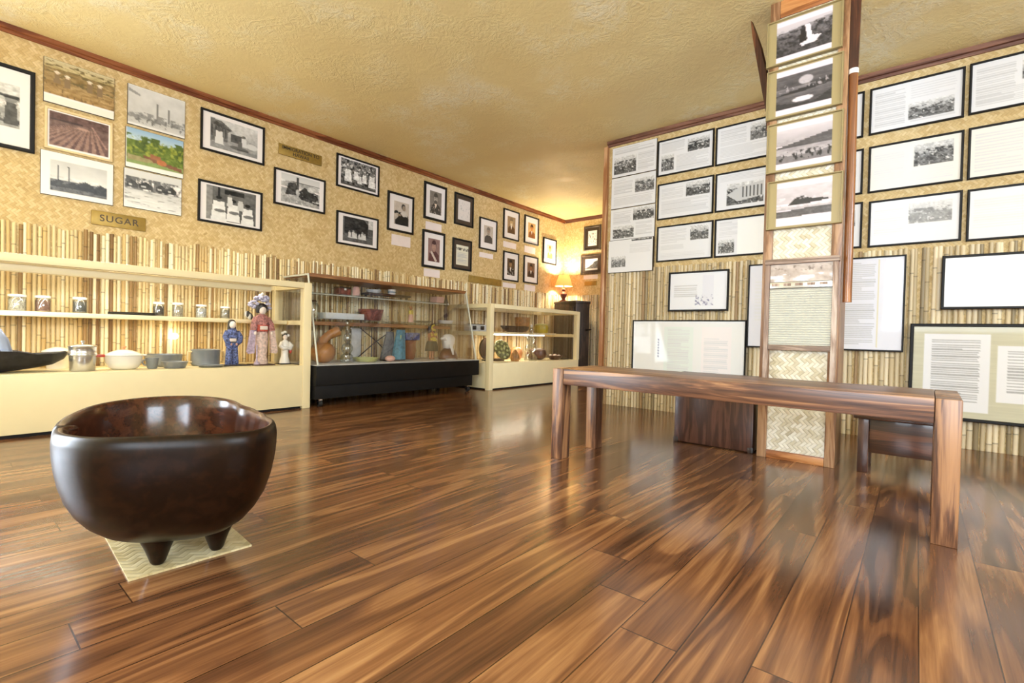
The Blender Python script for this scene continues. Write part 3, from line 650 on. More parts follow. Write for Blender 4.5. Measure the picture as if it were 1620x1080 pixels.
photo(PL, 4.285, 4.605, 1.64, 2.025, 'portrait of a man in a grey coat hung alone between documents and four portraits', lambda k: portrait(k, (.74, .70, .66), (.30, .28, .27), (.66, .58, .52), (.5, .47, .44), (.6, .56, .52), False), (.22, .2, .2, .2), .018, seed=20)
photo(PL, 4.725, 5.045, 1.84, 2.225, 'black framed brown portrait of a white bearded man, top left of the four portraits', lambda k: portrait(k, (.6, .5, .38), (.36, .26, .16), (.8, .68, .5), (.5, .42, .32), (.85, .8, .7)), (.22, .2, .22, .18), .018, seed=21)
photo(PL, 5.16, 5.48, 1.85, 2.23, 'black framed orange tinted portrait, top right of the four portraits', lambda k: portrait(k, (.80, .66, .44), (.56, .34, .18), (.80, .54, .32), (.3, .18, .1)), (.22, .22, .2, .2), .018, seed=22)
photo(PL, 4.74, 5.055, 1.30, 1.68, 'dark portrait with bright white detail, lower left of the four portraits', lambda k: portrait(k, (.34, .26, .18), (.18, .13, .09), (.6, .48, .34), (.12, .08, .06), None, True, -.05, None, 1), (.22, .2, .22, .18), .018, seed=23)
photo(PL, 5.165, 5.485, 1.31, 1.685, 'reddish brown portrait of a dark haired man, lower right of the four portraits', lambda k: portrait(k, (.46, .34, .26), (.24, .15, .11), (.62, .40, .28), (.16, .09, .06)), (.22, .22, .2, .2), .018, seed=24)
photo(PL, 5.60, 5.925, 1.63, 2.00, 'black framed pale golden portrait beside the lamp glow', lambda k: portrait(k, (.92, .84, .66), (.74, .58, .34), (.84, .68, .44), (.6, .44, .22)), (.26, .22, .24, .2), .018, seed=25)
photo(PB, -3.79, -3.51, 1.84, 2.20, 'dark brown framed pale sketch, upper of two pictures on the back wall', p_sketch, (.2, .16, .16, .14), .03, 'brown_frame', inner=(0, 0, 1, 1, (.22, .17, .13)), seed=26, group='pictures on the back wall')
photo(PB, -3.83, -3.47, 1.50, 1.785, 'dark brown framed grey hillside drawing, lower of two pictures on the back wall', p_hill, (.17, .15, .17, .13), .03, 'brown_frame', inner=(0, 0, 1, 1, (.22, .17, .13)), seed=27, group='pictures on the back wall')

# caption cards and signs
def card(P, a0, a1, z0, z1, label, mat='card', base=0.0, D=0.004, cat='card', name='caption_card', group='caption cards on the left wall'):
    b_ = MB(); l = Vector(P(a0, z0, base + .0005)); h = Vector(P(a1, z1, base + D))
    lo = [min(l[i], h[i]) for i in range(3)]; hi = [max(l[i], h[i]) for i in range(3)]
    o = b_.box(lo, hi, .001, 1).build(name, M[mat], None, P((a0 + a1) / 2, z0, base)); tag(o, label, cat, group); return o
card(PL, 3.01, 3.25, 1.485, 1.595, 'white caption card under the seated figure portrait')
card(PL, 3.45, 3.68, 1.725, 1.81, 'white caption card between the two larger portraits')
card(PL, 3.44, 3.67, 1.212, 1.298, 'white caption card under the maroon portrait with pale sash')
card(PL, 4.30, 4.55, 1.54, 1.60, 'narrow white caption card under the lone grey coat portrait')
card(PL, 4.74, 5.0, 1.73, 1.805, 'white caption card under the white bearded man portrait')
card(PL, 4.75, 5.015, 1.212, 1.272, 'white caption card under the lower left of the four portraits')
card(PL, 5.18, 5.42, 1.725, 1.815, 'white caption card under the orange tinted portrait')
card(PL, 5.2, 5.44, 1.207, 1.29, 'white caption card under the reddish brown portrait')
card(PB, -3.78, -3.545, 1.43, 1.488, 'white caption card under the hillside drawing', group=None)
card(PB, -3.76, -3.56, 1.335, 1.40, 'small brass plate on the back wall under the white card', 'brass', 0, .006, 'sign', 'brass_plate', None)
def lettering(txt, size, mat, parent, M4, extrude=.0012, width=1.0):
    cu = bpy.data.curves.new('lettering', 'FONT'); cu.body = txt; cu.size = size; cu.align_x = 'CENTER'; cu.align_y = 'CENTER'; cu.extrude = extrude; cu.space_line = 0.95; cu.space_character = width; cu.offset = 0.0006
    to = bpy.data.objects.new('lettering_tmp', cu); COL.objects.link(to)
    dg = bpy.context.evaluated_depsgraph_get(); me = bpy.data.meshes.new_from_object(to.evaluated_get(dg))
    bpy.data.objects.remove(to); bpy.data.curves.remove(cu)
    me.transform(Matrix.Translation(-wloc(parent)) @ M4); me.materials.clear(); me.materials.append(mat)
    o = bpy.data.objects.new('lettering', me); COL.objects.link(o); o.parent = parent; WP[o.name] = wloc(parent); return o
def sign(a0, a1, z0, z1, label, txt, size, width=1.0):
    t = thing('brass_sign', label, 'sign', PL((a0 + a1) / 2, z0, 0), 'brass signs on the left wall')
    b_ = MB(); b_.box((XL + .0005, a0, z0), (XL + .012, a1, z1), .003); b_.build('plate', M['brass'], t)
    if txt:
        Mx = Matrix(((0, 0, 1, XL + .0125), (1, 0, 0, (a0 + a1) / 2), (0, 1, 0, (z0 + z1) / 2), (0, 0, 0, 1)))
        lettering(txt, size, M['letters'], t, Mx, width=width)
sign(.67, .96, 1.25, 1.342, 'brass sign lettered SUGAR below the unframed photographs', 'SUGAR', .06, 1.15)
sign(1.86, 2.24, 2.06, 2.15, 'brass sign with two lines about immigration, under the ceiling trim', 'IMMIGRATION TO\nHAWAII', .04)
sign(4.125, 4.715, 1.212, 1.297, 'long plain brass sign at the top edge of the bamboo', None, 0)

# printed panels on the right-hand wall
WG = 'text panels on the right wall'
def panel(a0, a1, z0, z1, label, paint, fw=.012, mat='black_frame', base=0.0, D=.018, seed=1, bg=(.90, .90, .91), cell=.0052, name='framed_document', group=WG, pm='print', cat='picture'):
    k = canvas(a0, a1, z0, z1, cell, bg, seed); paint(k); k.full()
    return picture(PR, a0, a1, z0, z1, label, k, fw, mat, D, base, cat, name, group, pm, 'printed_sheet')
def q1(k): k.text(.06, .06, .95, .26, 5, .78); k.text(.6, .34, .95, .9, 9, .80); inset(k, .05, .34, .56, .9, 1)
def q2(k): k.text(.06, .1, .5, .55, 7, .8); k.text(.06, .62, .95, .92, 6, .8); inset(k, .55, .14, .96, .56)
def q3(k): k.text(.06, .1, .48, .5, 7, .8); k.text(.58, .5, .95, .9, 7, .8); inset(k, .52, .04, .97, .42, 1); inset(k, .06, .56, .54, .95, 3)
def q4(k): k.text(.5, .16, .95, .45, 6, .84); k.noise(0, 9, 9, .52, .82, thr=.55, col=.5) if False else None; inset(k, .08, .5, .40, .84); inset(k, .53, .0, .97, .08, 1)
for z0, z1, l, p_, sd in ((2.005, 2.268, 'frameless white text sheet with a dark photo at lower left, topmost of its column', q1, 31), (1.73, 2.0, 'frameless white text sheet with one photo at upper right, second from the top', q2, 32), (1.452, 1.725, 'frameless white text sheet with two photos, third from the top', q3, 33), (1.165, 1.447, 'frameless nearly blank white sheet, lowest of the column', q4, 34)):
    panel(-2.125, -1.712, z0, z1, l, p_, .002, 'thin_edge', 0, .036 if z0 < 1.2 else .012, sd, pm='laminate', name='document_board')
def r1(k): k.text(.06, .08, .5, .38, 6, .8); k.text(.34, .5, .94, .94, 9, .81); inset(k, .55, .1, .94, .46, 1); inset(k, .06, .42, .3, .9)
def r2(k): k.text(.06, .12, .48, .45, 6, .82); k.text(.06, .5, .94, .9, 8, .82); inset(k, .52, .06, .95, .44, 1)
def r3(k): k.text(.06, .1, .55, .5, 7, .82); k.text(.06, .55, .5, .7, 3, .82); k.text(.06, .78, .9, .95, 3, .87); inset(k, .62, .06, .94, .46, 3)
def r4(k): k.text(.06, .1, .5, .5, 7, .82); k.text(.06, .56, .94, .94, 8, .82); inset(k, .55, .08, .92, .5)
def r5(k): k.text(.06, .06, .9, .24, 4, .84); inset(k, .18, .3, .78, .9, 2)
def r6(k): k.text(.06, .08, .4, .5, 8, .84); inset(k, .05, .56, .32, .92); k.rect(.36, .03, .99, .98, (.96, .96, .95))  # white rectangle paints window glare over the right side
panel(-1.705, -1.25, 1.94, 2.235, 'black framed text panel with two photos, top of the second column', r1, seed=41)
panel(-1.695, -1.243, 1.58, 1.875, 'text panel with one dark photo at upper right, middle of the second column', r2, seed=42)
panel(-1.69, -1.238, 1.232, 1.525, 'text panel with small photo and pale lower half, bottom of the second column', r3, seed=43)
panel(-1.237, -.79, 1.937, 2.228, 'grey text panel at the top, half hidden by the column of photographs', r4, seed=44)
panel(-1.23, -.785, 1.58, 1.873, 'black framed panel with a photo of a pillared building, left of the column', r5, seed=45)
panel(-1.225, -.78, 1.232, 1.525, 'black framed panel with window glare painted over its right half, left of the column', r6, seed=46)
def s1(k): k.text(.06, .08, .92, .9, 12, .84)
def s2(k): k.text(.06, .1, .7, .9, 10, .86); inset(k, .74, .18, .93, .72)
def s3(k): k.text(.06, .1, .7, .9, 10, .87); inset(k, .74, .14, .93, .5, 2)
panel(-.765, -.308, 1.94, 2.237, 'text panel showing only its right edge beside the column, upper one', s1, seed=47)
panel(-.76, -.302, 1.572, 1.865, 'panel showing only its right edge beside the column, middle one', s2, seed=48)
panel(-.755, -.297, 1.222, 1.52, 'panel showing only its right edge beside the column, lower one', s3, seed=49)
def t1(k): k.text(.05, .12, .4, .92, 13, .80); k.text(.45, .1, .94, .42, 5, .84); k.text(.45, .88, .94, .95, 1, .84); inset(k, .43, .5, .92, .86)
def t2(k): k.text(.05, .2, .4, .8, 9, .89); k.text(.45, .66, .94, .92, 4, .90); inset(k, .5, .1, .92, .58)
def t3(k): k.text(.05, .2, .4, .8, 9, .90); inset(k, .45, .13, .92, .58, 1); k.rect(.4, .1, .95, .6, (.93, .93, .93), .5)  # half clear white rectangle hazes the photo with painted window glare
def u1(k): k.text(.05, .12, .42, .92, 13, .80); k.text(.05, .6, .94, .92, 6, .82); inset(k, .47, .14, .95, .52)
def u2(k): k.text(.05, .12, .5, .92, 10, .87); inset(k, .57, .12, .92, .52, 3)
def u3(k): k.text(.05, .2, .9, .8, 9, .91)
wm = (.945, .93, .90)
panel(-.28, .172, 1.942, 2.238, 'text panel with a photo of pale buildings, top row right of the column', t1, seed=51)
panel(-.275, .177, 1.57, 1.867, 'cream panel with a faint harbour photo, middle row right of the column', t2, seed=52, bg=wm)
panel(-.265, .18, 1.22, 1.515, 'white panel with a photo hazed by painted glare, bottom row right of the column', t3, seed=53, bg=(.94, .94, .95))
panel(.19, .645, 1.947, 2.243, 'black framed text panel cut by the right picture edge, top row', u1, seed=54)
panel(.195, .65, 1.57, 1.87, 'cream text panel cut by the right picture edge, middle row', u2, seed=55, bg=wm)
panel(.2, .655, 1.212, 1.512, 'blank looking white panel cut by the right picture edge, bottom row', u3, seed=56, bg=(.95, .95, .955))
# larger boards hung on the bamboo
BB = .031
def v0(k):
    k.text(.62, .05, .84, .46, 15, .76); k.text(.60, .5, .84, .95, 16, .74); k.rect(.85, .02, .862, .97, (.86, .82, .66)); k.text(.05, .2, .25, .7, 9, .9)
panel(-.965, -.065, .553, 1.155, 'wide white text board passing behind the column', v0, .010, base=BB, seed=61, bg=(.89, .89, .925), cell=.006)
def v1(k): k.text(.05, .3, .5, .7, 5, .93); k.ell(.72, 1.0, .1, .3, (.90, .90, .92))
panel(.10, .80, .815, 1.13, 'small wide white board in a black frame cut by the right picture edge', v1, .014, base=BB, seed=62, bg=(.95, .955, .965))
def v2(k):
    k.noise(.035, 3, 90)
    for x0, x1, y0, y1 in ((.05, .318, .09, .93), (.348, .62, .20, .80), (.66, .93, .1, .9)):
        k.rect(x0, y0, x1, y1, (.93, .93, .945)); k.text(x0 + .035, y0 + .06, x1 - .035, y1 - .1, int((y1 - y0) * 34), .66, .06)
panel(-.035, 1.06, .165, .73, 'large olive board with white typed sheets, low at the right picture edge', v2, .018, base=BB, seed=63, bg=(.80, .785, .69), cell=.006, D=.022)
def w1(k): k.text(.08, .34, .5, .68, 5, .80); k.rect(.58, .08, .78, .9, (.88, .88, .92), .7); k.noise(0, 14, 6, .55, .62, thr=.9, col=.4); k.sub(.44, .56, .77, .88); k.noise(0, 8, 4, .1, 1, thr=.54, col=(.5, .5, .62)); k.full()  # pale lilac upright rectangle is a reflection painted into the print
panel(-1.565, -1.10, .82, 1.135, 'small framed white board with a faint blue sketch, alone on the bamboo', w1, .014, base=BB, seed=64, bg=(.92, .925, .945))
def w2(k):
    k.rect(.03, .04, .97, .97, (.93, .93, .925)); k.rect(.31, .1, .57, .95, (.90, .93, .91)); k.rect(.65, .1, .89, .95, (.95, .925, .925)); k.text(.34, .14, .54, .9, 18, .88); k.text(.67, .3, .87, .92, 14, .88)
    for i in range(7): k.ell(.255, .34 + .05 * i, .008, .02, (.5, .5, .58))
panel(-1.87, -.968, .285, .75, 'big white framed board low on the bamboo behind the bench', w2, .010, base=BB, seed=65, bg=(.955, .955, .96), cell=.006)

# ------------------------------------------------------------------ bench
BR = RZ(-0.014, (-0.63, 2.157, 0))
bx0, bx1, by0, by1, bz = -1.374, 0.112, 1.962, 2.352, 0.442
t = thing('bench', 'long low rosewood bench with square legs in the middle of the floor', 'bench', (-0.63, 2.157, 0))
LW, LD, TH = 0.062, 0.072, 0.076
MB().box((bx0 + LW + .001, by0, bz - TH), (bx1 - LW - .001, by1, bz), .004).xf(BR).build('seat', M['bench'], t)
for xa in (bx0, bx1 - LW):
    for ya in (by0, by1 - LD):
        MB().box((xa, ya, 0), (xa + LW, ya + LD, bz), .004).xf(BR).build('leg', M['bench_leg'], t)
    MB().box((xa, by0 + LD + .001, bz - TH), (xa + LW, by1 - LD - .001, bz), .003).xf(BR).build('end_rail', M['bench_leg'], t)

# ------------------------------------------------------------------ carved bowl on its mat
mat_pts = [(-2.0, .335), (-1.407, .303), (-1.396, .574), (-1.985, .612)]
b_ = MB(); b_.prism(mat_pts, lambda a, b, d: (a, b, d), 0.0, 0.005)
tag(b_.build('woven_mat', M['mat_floor'], None, (-1.7, .45, 0), smooth=False), 'small woven leaf mat lying on the floor under the carved bowl', 'mat')
BC = Vector((-1.56, .425))
RT = sorted([(-123, .248), (-145, .284), (-166, .352), (174, .395), (158, .385), (141, .335), (112, .235), (78, .22), (46, .252), (21, .358), (10, .412), (3, .408), (-5, .385), (-13, .358), (-28, .338), (-41, .322), (-52, .296), (-84, .242), (-100, .236)])
def rim_r(a):
    a = (a + 180) % 360 - 180; pts = [(RT[-1][0] - 360, RT[-1][1])] + RT + [(RT[0][0] + 360, RT[0][1])]
    for (a0, r0), (a1, r1) in zip(pts, pts[1:]):
        if a0 <= a <= a1:
            u = (a - a0) / (a1 - a0); return r0 + (r1 - r0) * u
NB = 180
RR = np.array([rim_r(k * 360 / NB) for k in range(NB)])
for _ in range(14): RR = (np.roll(RR, 1) + RR * 2 + np.roll(RR, -1)) / 4
t = thing('carved_bowl', 'large dark carved wooden bowl on short peg feet, standing on a woven mat', 'bowl', (BC.x, BC.y, .005))
def zrim(k): return .362 + .006 * math.cos(2 * math.radians(k * 2) + .4)
def bring(s, z, inset=0.0, notch=True, rel=True):
    out = []
    for k in range(NB):
        a = math.radians(k * 360 / NB); r = max(.01, RR[k] * s - inset)
        dn = ((k * 2 - 268 + 180) % 360) - 180
        zz = z * zrim(k) / .362 if rel else z
        if notch and abs(dn) < 5 and zz > .25: r -= .026 * (1 - abs(dn) / 5) * min(1, (zz - .25) / .05)
        out.append((BC.x + r * math.cos(a), BC.y + r * math.sin(a), zz))
    return out
b_ = MB()
outer = [(0.02, .058), (.20, .058), (.36, .064), (.51, .078), (.64, .098), (.75, .124), (.84, .156), (.91, .192), (.955, .230), (.985, .270), (1.0, .305), (1.003, .335)]
rs = [bring(s, z) for s, z in outer] + [bring(1, .350, .002), bring(1, .359, .007), bring(1, .362, .013), bring(1, .360, .020), bring(1, .352, .026, True), bring(.995, .325, .030, False), bring(.975, .285, .031, False), bring(.93, .235, .031, False), bring(.84, .19, .031, False), bring(.7, .155, .031, False), bring(.5, .132, .031, False), bring(.28, .122, .031, False), bring(.08, .12, 0, False)]
b_.rings(rs)
o = b_.build('bowl_body', M['bowl'], t, angle=60); o.data.materials.append(M['bowl_inside'])
for p in o.data.polygons:
    ra = math.hypot(p.center.x, p.center.y); na = p.normal.x * p.center.x + p.normal.y * p.center.y
    if p.center.z > .1 and (na < -.02 * ra or (p.normal.z > .8 and p.center.z < .2)): p.material_index = 1
for fx, fy in ((-1.452, .372), (-1.436, .500), (-1.675, .372), (-1.672, .492)):
    MB().lathe((fx, fy, 0), [(.0, .005), (.012, .005), (.017, .012), (.028, .045), (.042, .078), (.054, .102), (.04, .116)], 20).build('foot', M['bowl'], t)

# ------------------------------------------------------------------ wooden chest and stool behind the bench
t = thing('wooden_chest', 'dark reddish wooden box with vertical grain standing behind the bench, left of the column', 'chest', (-.87, 2.88, 0))
MB().box((-1.082, 2.805, .006), (-.657, 2.945, .385), .005).build('body', M['chest'], t)
MB().box((-1.088, 2.80, .386), (-.652, 2.95, .405), .005).build('lid', M['chest'], t)
for x in (-1.085, -.682):
    for y in (2.802, 2.92): MB().box((x, y, 0), (x + .028, y + .028, .03), .004).build('foot', M['cabinet'], t)
t = thing('stool', 'low dark wooden stool with deep apron behind the right end of the bench', 'stool', (0, 2.94, 0))
MB().box((-.222, 2.785, .251), (.135, 3.06, .272), .006).build('seat', M['stool'], t)
for x in (-.203, .080):
    for y in (2.80, 3.005): MB().box((x, y, 0), (x + .042, y + .042, .2505), .004).build('leg', M['stool_leg'], t)
for y0, y1 in ((2.812, 2.828), (3.02, 3.036)): MB().box((-.160, y0, .094), (.079, y1, .2505), .003).build('apron', M['stool'], t)
for x0 in (-.192, .095): MB().box((x0, 2.843, .094), (x0 + .016, 3.004, .2505), .003).build('apron', M['stool'], t)

# ------------------------------------------------------------------ column with hung things
cx0, cx1, cy0, cy1 = -.630, -.287, 2.775, 3.03
t = thing('display_column', 'square column of brown wood strips and pale woven panels from floor to ceiling', 'column', ((cx0 + cx1) / 2, 2.9, 0))
MB().box((cx0 + .012, cy0 + .012, 0), (cx1 - .004, cy1, ZC)).build('core', M['column_wood'], t, smooth=False)
for x in (cx0, cx1 - .044): MB().box((x, cy0, 0), (x + .044, cy0 + .03, ZC), .003).build('post', M['column_wood'], t)
MB().box((cx0 + .0445, cy0 + .002, .0), (cx1 - .0445, cy0 + .03, .042), .003).build('rail', M['rail_wood'], t)
MB().box((cx0 + .0445, cy0 + .002, 2.25), (cx1 - .0445, cy0 + .03, ZC), .003).build('rail', M['rail_wood'], t)
MB().box((cx0 + .0445, cy0 + .0085, .0425), (cx1 - .0445, cy0 + .0115, 2.2495)).build('woven_panel', M['mat_column'], t, smooth=False)
for x0, x1, z0, z1, l, p_, sd in ((-.640, -.312, 2.003, 2.232, 'gold edged photograph of a waterfall, topmost on the column', p_falls, 71), (-.634, -.305, 1.732, 1.980, 'gold edged photograph of moonlit water, second on the column', p_moon, 72),
        (-.625, -.297, 1.458, 1.708, 'gold edged photograph of a misty plain, third on the column', p_plain, 73), (-.616, -.290, 1.170, 1.416, 'gold edged photograph of a small island, lowest on the column', p_island, 74)):
    k = Cv(72, 52, (.62, .555, .39), sd); k.sub(.12, .03, .87, .97); k.rect(0, 0, 1, 1, (.93, .92, .94)); k.sub(.12, .16, .87, .84); p_(k); k.sub(.12, .03, .87, .97); k.tint((.92, .875, .89)); k.full()
    kk = picture(PC, x0, x1, z0, z1, l, k, .0075, 'gold_board', .02, 0.0, 'picture', 'mounted_photograph', 'photographs hung down the column', 'laminate')
# washboard
t = thing('washboard', 'old wooden washboard with ribbed pale glass hanging on the column', 'washboard', (-.45, 2.77, .40))
wy0, wy1 = 2.748, 2.7735
def wb(x0, x1, z0, z1, nm, mt, y0=wy0, y1=wy1, bev=.003): return MB().box((x0, y0, z0), (x1, y1, z1), bev).build(nm, M[mt], t)
wb(-.612, -.291, .990, 1.016, 'top_rail', 'wash_rail', wy0 - .004)
wb(-.610, -.588, .40, .9895, 'side_post', 'wash_wood'); wb(-.318, -.296, .40, .9895, 'side_post', 'wash_wood')
k = Cv(60, 20, (.72, .66, .62), 5); k.noise(.14, 8, 4); k.noise(0, 5, 3, .55, 1, thr=.5, col=(.86, .86, .9)); k.noise(0, 16, 6, .1, .4, thr=.6, col=(.48, .42, .38)); k.full()
b0 = wb(-.5875, -.3185, .900, .9895, 'head_board', 'wash_wood', wy0 + .009, wy1 - .003)
print_sheet('faded_print', PC, -.587, -.319, .901, .989, 2.775 - (wy0 + .0084), k, M['laminate'], t)
wb(-.5875, -.3185, .868, .8995, 'embossed_strip', 'metal', wy0 + .004, wy1 - .003)
for i in range(5): MB().box((-.578 + i * .052, wy0 + .002, .880), (-.578 + i * .052 + .034, wy0 + .005, .893), .001, 1).build('stud', M['wash_wood'], t)
rs = []; n = 120
for i in range(n + 1):
    z = .585 + (.866 - .585) * i / n; d = .0035 * math.sin(2 * PI * i / 5.0)
    rs.append([(-.587, wy0 + .008 + d, z), (-.319, wy0 + .008 + d, z), (-.319, wy1 - .004, z), (-.587, wy1 - .004, z)])
MB().rings(rs).build('ribbed_glass', M['wash_glass'], t, angle=80)
wb(-.5875, -.3185, .558, .584, 'bottom_rail', 'wash_rail', wy0 + .002)
# long pole on the column's right side and pointed board on its left
t = thing('wooden_pole', 'long brown pole with a white band fixed to the right side of the column', 'pole', (-.266, 2.80, .795))
MB().tube([(-.262, 2.795, .795), (-.264, 2.795, 1.4), (-.268, 2.795, 1.872)], [.0185, .0185, .0185], 16).build('shaft', M['pole'], t)
MB().tube([(-.268, 2.795, 1.8725), (-.268, 2.795, 1.895)], .0205, 18).build('metal_band', M['white'], t)
MB().prism([(-.286, 1.8955), (-.250, 1.8955), (-.246, 2.334), (-.286, 2.334)], lambda a, b, d: (a, d, b), 2.783, 2.806).build('flat_top', M['dark_pole'], t)
pts = [(-.742, 2.330), (-.726, 2.285), (-.690, 2.172), (-.660, 2.04), (-.640, 1.80), (-.650, 1.80), (-.672, 1.916), (-.698, 2.059), (-.731, 2.239)]
b_ = MB(); b_.prism(pts, lambda a, b, d: (a + (d - 2.84) * .3, d, b), 2.84, 2.862)
b_.box((-.652, 2.842, 1.72), (-.6305, 2.860, 1.86), .003)
tag(b_.build('pointed_board', M['dark_pole'], None, (-.64, 2.85, 1.72)), 'slim dark pointed board leaning out from the left side of the column at the ceiling', 'board')

# ------------------------------------------------------------------ display case, cream, left
YC0, YC1 = -.5, 1.878
t = thing('display_case', 'long cream display case with pots, jars and kimono dolls, nearest on the left wall', 'display case', (-3.84, .7, 0), 'display cases along the left wall')
xf, xb = -3.57, -4.116
CREAM = M['cream']
MB().box((xb, YC0, .018), (xf - .004, 1.8175, .328), .003).build('base', CREAM, t)
MB().box((xb, YC0, 0), (xf - .02, 1.81, .0175)).build('toe_shade', M['black_paint'], t, smooth=False)  # black box put in as the dark shadow gap under the case
for x0 in (xf - .06, xb): MB().box((x0, 1.818, 0), (x0 + .06, YC1, .955), .003).build('post', CREAM, t)
for x0 in (xf - .06, xb): MB().box((x0, YC0 - .0605, 0), (x0 + .06, YC0 - .0005, .955), .003).build('post', CREAM, t)
for z0_, z1_ in ((.912, .955), (.634, .668), (.29, .328)): MB().box((xb + .0605, YC0 - .058, z0_), (xf - .0605, YC0 - .003, z1_), .003).build('end_rail', CREAM, t)
MB().box((xf - .06, YC0, .912), (xf, 1.8175, .955), .003).build('top_rail', CREAM, t)
MB().box((xb + .0605, 1.82, .912), (xf - .0605, YC1 - .002, .955), .003).build('top_rail', CREAM, t)
MB().box((xb, YC0, .912), (xb + .05, 1.8175, .955), .003).build('top_rail', CREAM, t)
MB().box((xb + .0605, 1.826, .634), (xf - .0605, 1.87, .668), .003).build('end_rail', CREAM, t)
MB().box((xb + .002, YC0, .637), (-3.835, 1.815, .665), .003).build('shelf', CREAM, t)
h_ = MB().box((xf - .125, YC0, .868), (xf - .062, 1.60, .911), .003).build('light_housing', CREAM, t)
MB().tube([(xf - .155, YC0 + .05, .893), (xf - .155, 1.56, .893)], .011, 10).build('lamp_tube', M['tube'], h_)
MB().box((xf - .034, YC0, .329), (xf - .028, 1.817, .911)).build('glass_pane', M['glass'], t, smooth=False)
MB().box((xb + .061, 1.845, .02), (xf - .061, 1.851, .633)).build('glass_pane', M['glass'], t, smooth=False)
MB().box((xb + .061, 1.845, .669), (xf - .061, 1.851, .911)).build('glass_pane', M['glass'], t, smooth=False)
MB().box((xb + .055, YC0, .956), (xf - .058, 1.8, .962)).build('glass_top', M['glass'], t, smooth=False)
b_ = MB(); b_.ell((-4.06, 1.12, .53), (.022, .022, .022)); b_.tube([(-4.115, 1.12, .53), (-4.08, 1.12, .53)], .012)  # added glowing ball stands in for a warm spot of light
tag(b_.build('bulb_glow', M['bulb'], None, (-4.09, 1.12, .53)), 'added glowing ball for a warm light spot low on the bamboo inside the cream case', 'light spot')

# jars along the shelf
def jar(y, dia, h, label, mat, x=-3.95, z=.6655):
    t = thing('jar', label, 'jar', (x, y, z), 'sample jars on the cream case shelf'); r = dia / 2
    MB().lathe((x, y, z), [(0, .0), (r * .96, .0), (r, .006), (r, h * .80), (r * .93, h * .84), (0, h * .845)], 24).build('glass_body', M['jar_glass'], t)
    MB().lathe((x, y, z), [(0, .004), (r * .92, .004), (r * .92, h * .72), (0, h * .74)], 24).build('contents', mat, t)
    MB().lathe((x, y, z), [(0, h * .85), (r * .97, h * .85), (r, h * .86), (r, h * .985), (r * .95, h), (0, h)], 24).build('lid', M['white'], t)
    return t
jar(.322, .078, .095, 'jar with pale white contents, leftmost on the shelf', content('pale_sample', c(214, 206, 190)))
jar(.428, .07, .095, 'jar with reddish brown contents, second from the left on the shelf', content('red_sample', c(140, 92, 82)))
jar(.592, .068, .098, 'jar with dark grey grains standing alone left of the black tray', content('grey_sample', c(86, 92, 98)))
jar(.995, .064, .095, 'jar with nearly black contents at the right end of the black tray', content('black_sample', c(46, 44, 50)))
jar(1.106, .066, .098, 'jar with speckled beige contents, right of the nearly black jar', content('beige_sample', c(196, 184, 166)))
jar(1.25, .068, .094, 'jar with plain white contents, left of the last grey jar', content('white_sample', c(240, 238, 236)))
jar(1.407, .064, .090, 'jar with grey beige contents, rightmost on the shelf', content('sand_sample', c(168, 158, 140)))
b_ = MB(); b_.box((-4.0, .735, .6655), (-3.86, .955, .676), .003); b_.box((-4.0, .735, .676), (-3.985, .955, .684), .002); b_.box((-3.875, .735, .676), (-3.86, .955, .684), .002)
tag(b_.build('tray', M['black_paint'], None, (-3.93, .85, .6655)), 'flat black tray on the cream case shelf between the jars', 'tray')
t = thing('shell_cluster', 'small grey and brown shell cluster on the shelf beside the tall doll', 'shell', (-3.95, 1.575, .6655))
for i in range(7):
    a = i * 2.4; MB().ell((-3.95 + .016 * math.cos(a), 1.572 + .018 * math.sin(a), .690 + .008 * (i % 3)), (.016, .013, .0245 - .0 * i), 10, 6).build('shell', M['iron' if i % 2 else 'pale_cloth'], t)

# pots and pans on the case floor
ZF = .3285
t = thing('iron_trough', 'dark iron boat shaped tool with a flat grey handle in the cream case', 'tool', (-3.80, .2, ZF))
rs = []
for y, w, zb, zt in ((-.20, .05, .36, .44), (-.1, .11, .335, .425), (.05, .13, .3288, .42), (.16, .135, .3288, .425), (.24, .13, .332, .447), (.30, .12, .339, .445), (.38, .10, .352, .428), (.45, .085, .368, .432), (.50, .06, .398, .438), (.515, .03, .42, .442)):
    h = zt - zb; rs.append([(-3.80 + sx * w, y, zb + sz * h) for sx, sz in ((-.45, 0), (.45, 0), (.8, .35), (1, 1), (.86, 1), (.5, .35), (-.5, .35), (-.86, 1), (-1, 1), (-.8, .35))])
MB().rings(rs).build('trough', M['iron'], t, angle=50)
MB().tube([(-3.80 + .06, .27, .435), (-3.80 + .05, .255, .50), (-3.80 + .0, .215, .585), (-3.80 - .05, .20, .60)], [.022, .022, .021, .02], 10, .35).build('handle', M['grey_steel'], t)
b_ = MB(); b_.lathe((-3.99, .50, ZF), [(0, 0), (.05, 0), (.06, .07), (.075, .105), (.07, .107), (.05, .118), (.02, .128), (0, .130)], 24)
tag(b_.build('covered_dish', M['white_enamel'], None, (-3.99, .5, ZF)), 'white covered dish half hidden behind the dark iron tool', 'dish')
t = thing('cooking_pot', 'tall aluminium cooking pot with lid, right of the dark iron tool', 'pot', (-3.72, .573, ZF))
MB().lathe((-3.72, .573, ZF), [(0, 0), (.055, 0), (.058, .004), (.061, .088), (.065, .092), (.0655, .10), (.063, .104), (.0645, .138), (.066, .140), (.064, .141), (0, .141)], 32).build('pot_body', M['alu'], t)
MB().lathe((-3.72, .573, ZF), [(0, .1415), (.066, .1415), (.066, .145), (.05, .151), (.02, .155), (0, .155)], 32).build('lid', M['alu'], t)
MB().lathe((-3.72, .573, ZF), [(0, .1555), (.006, .1555), (.006, .163), (.011, .168), (.009, .175), (0, .177)], 16).build('knob', M['metal'], t)
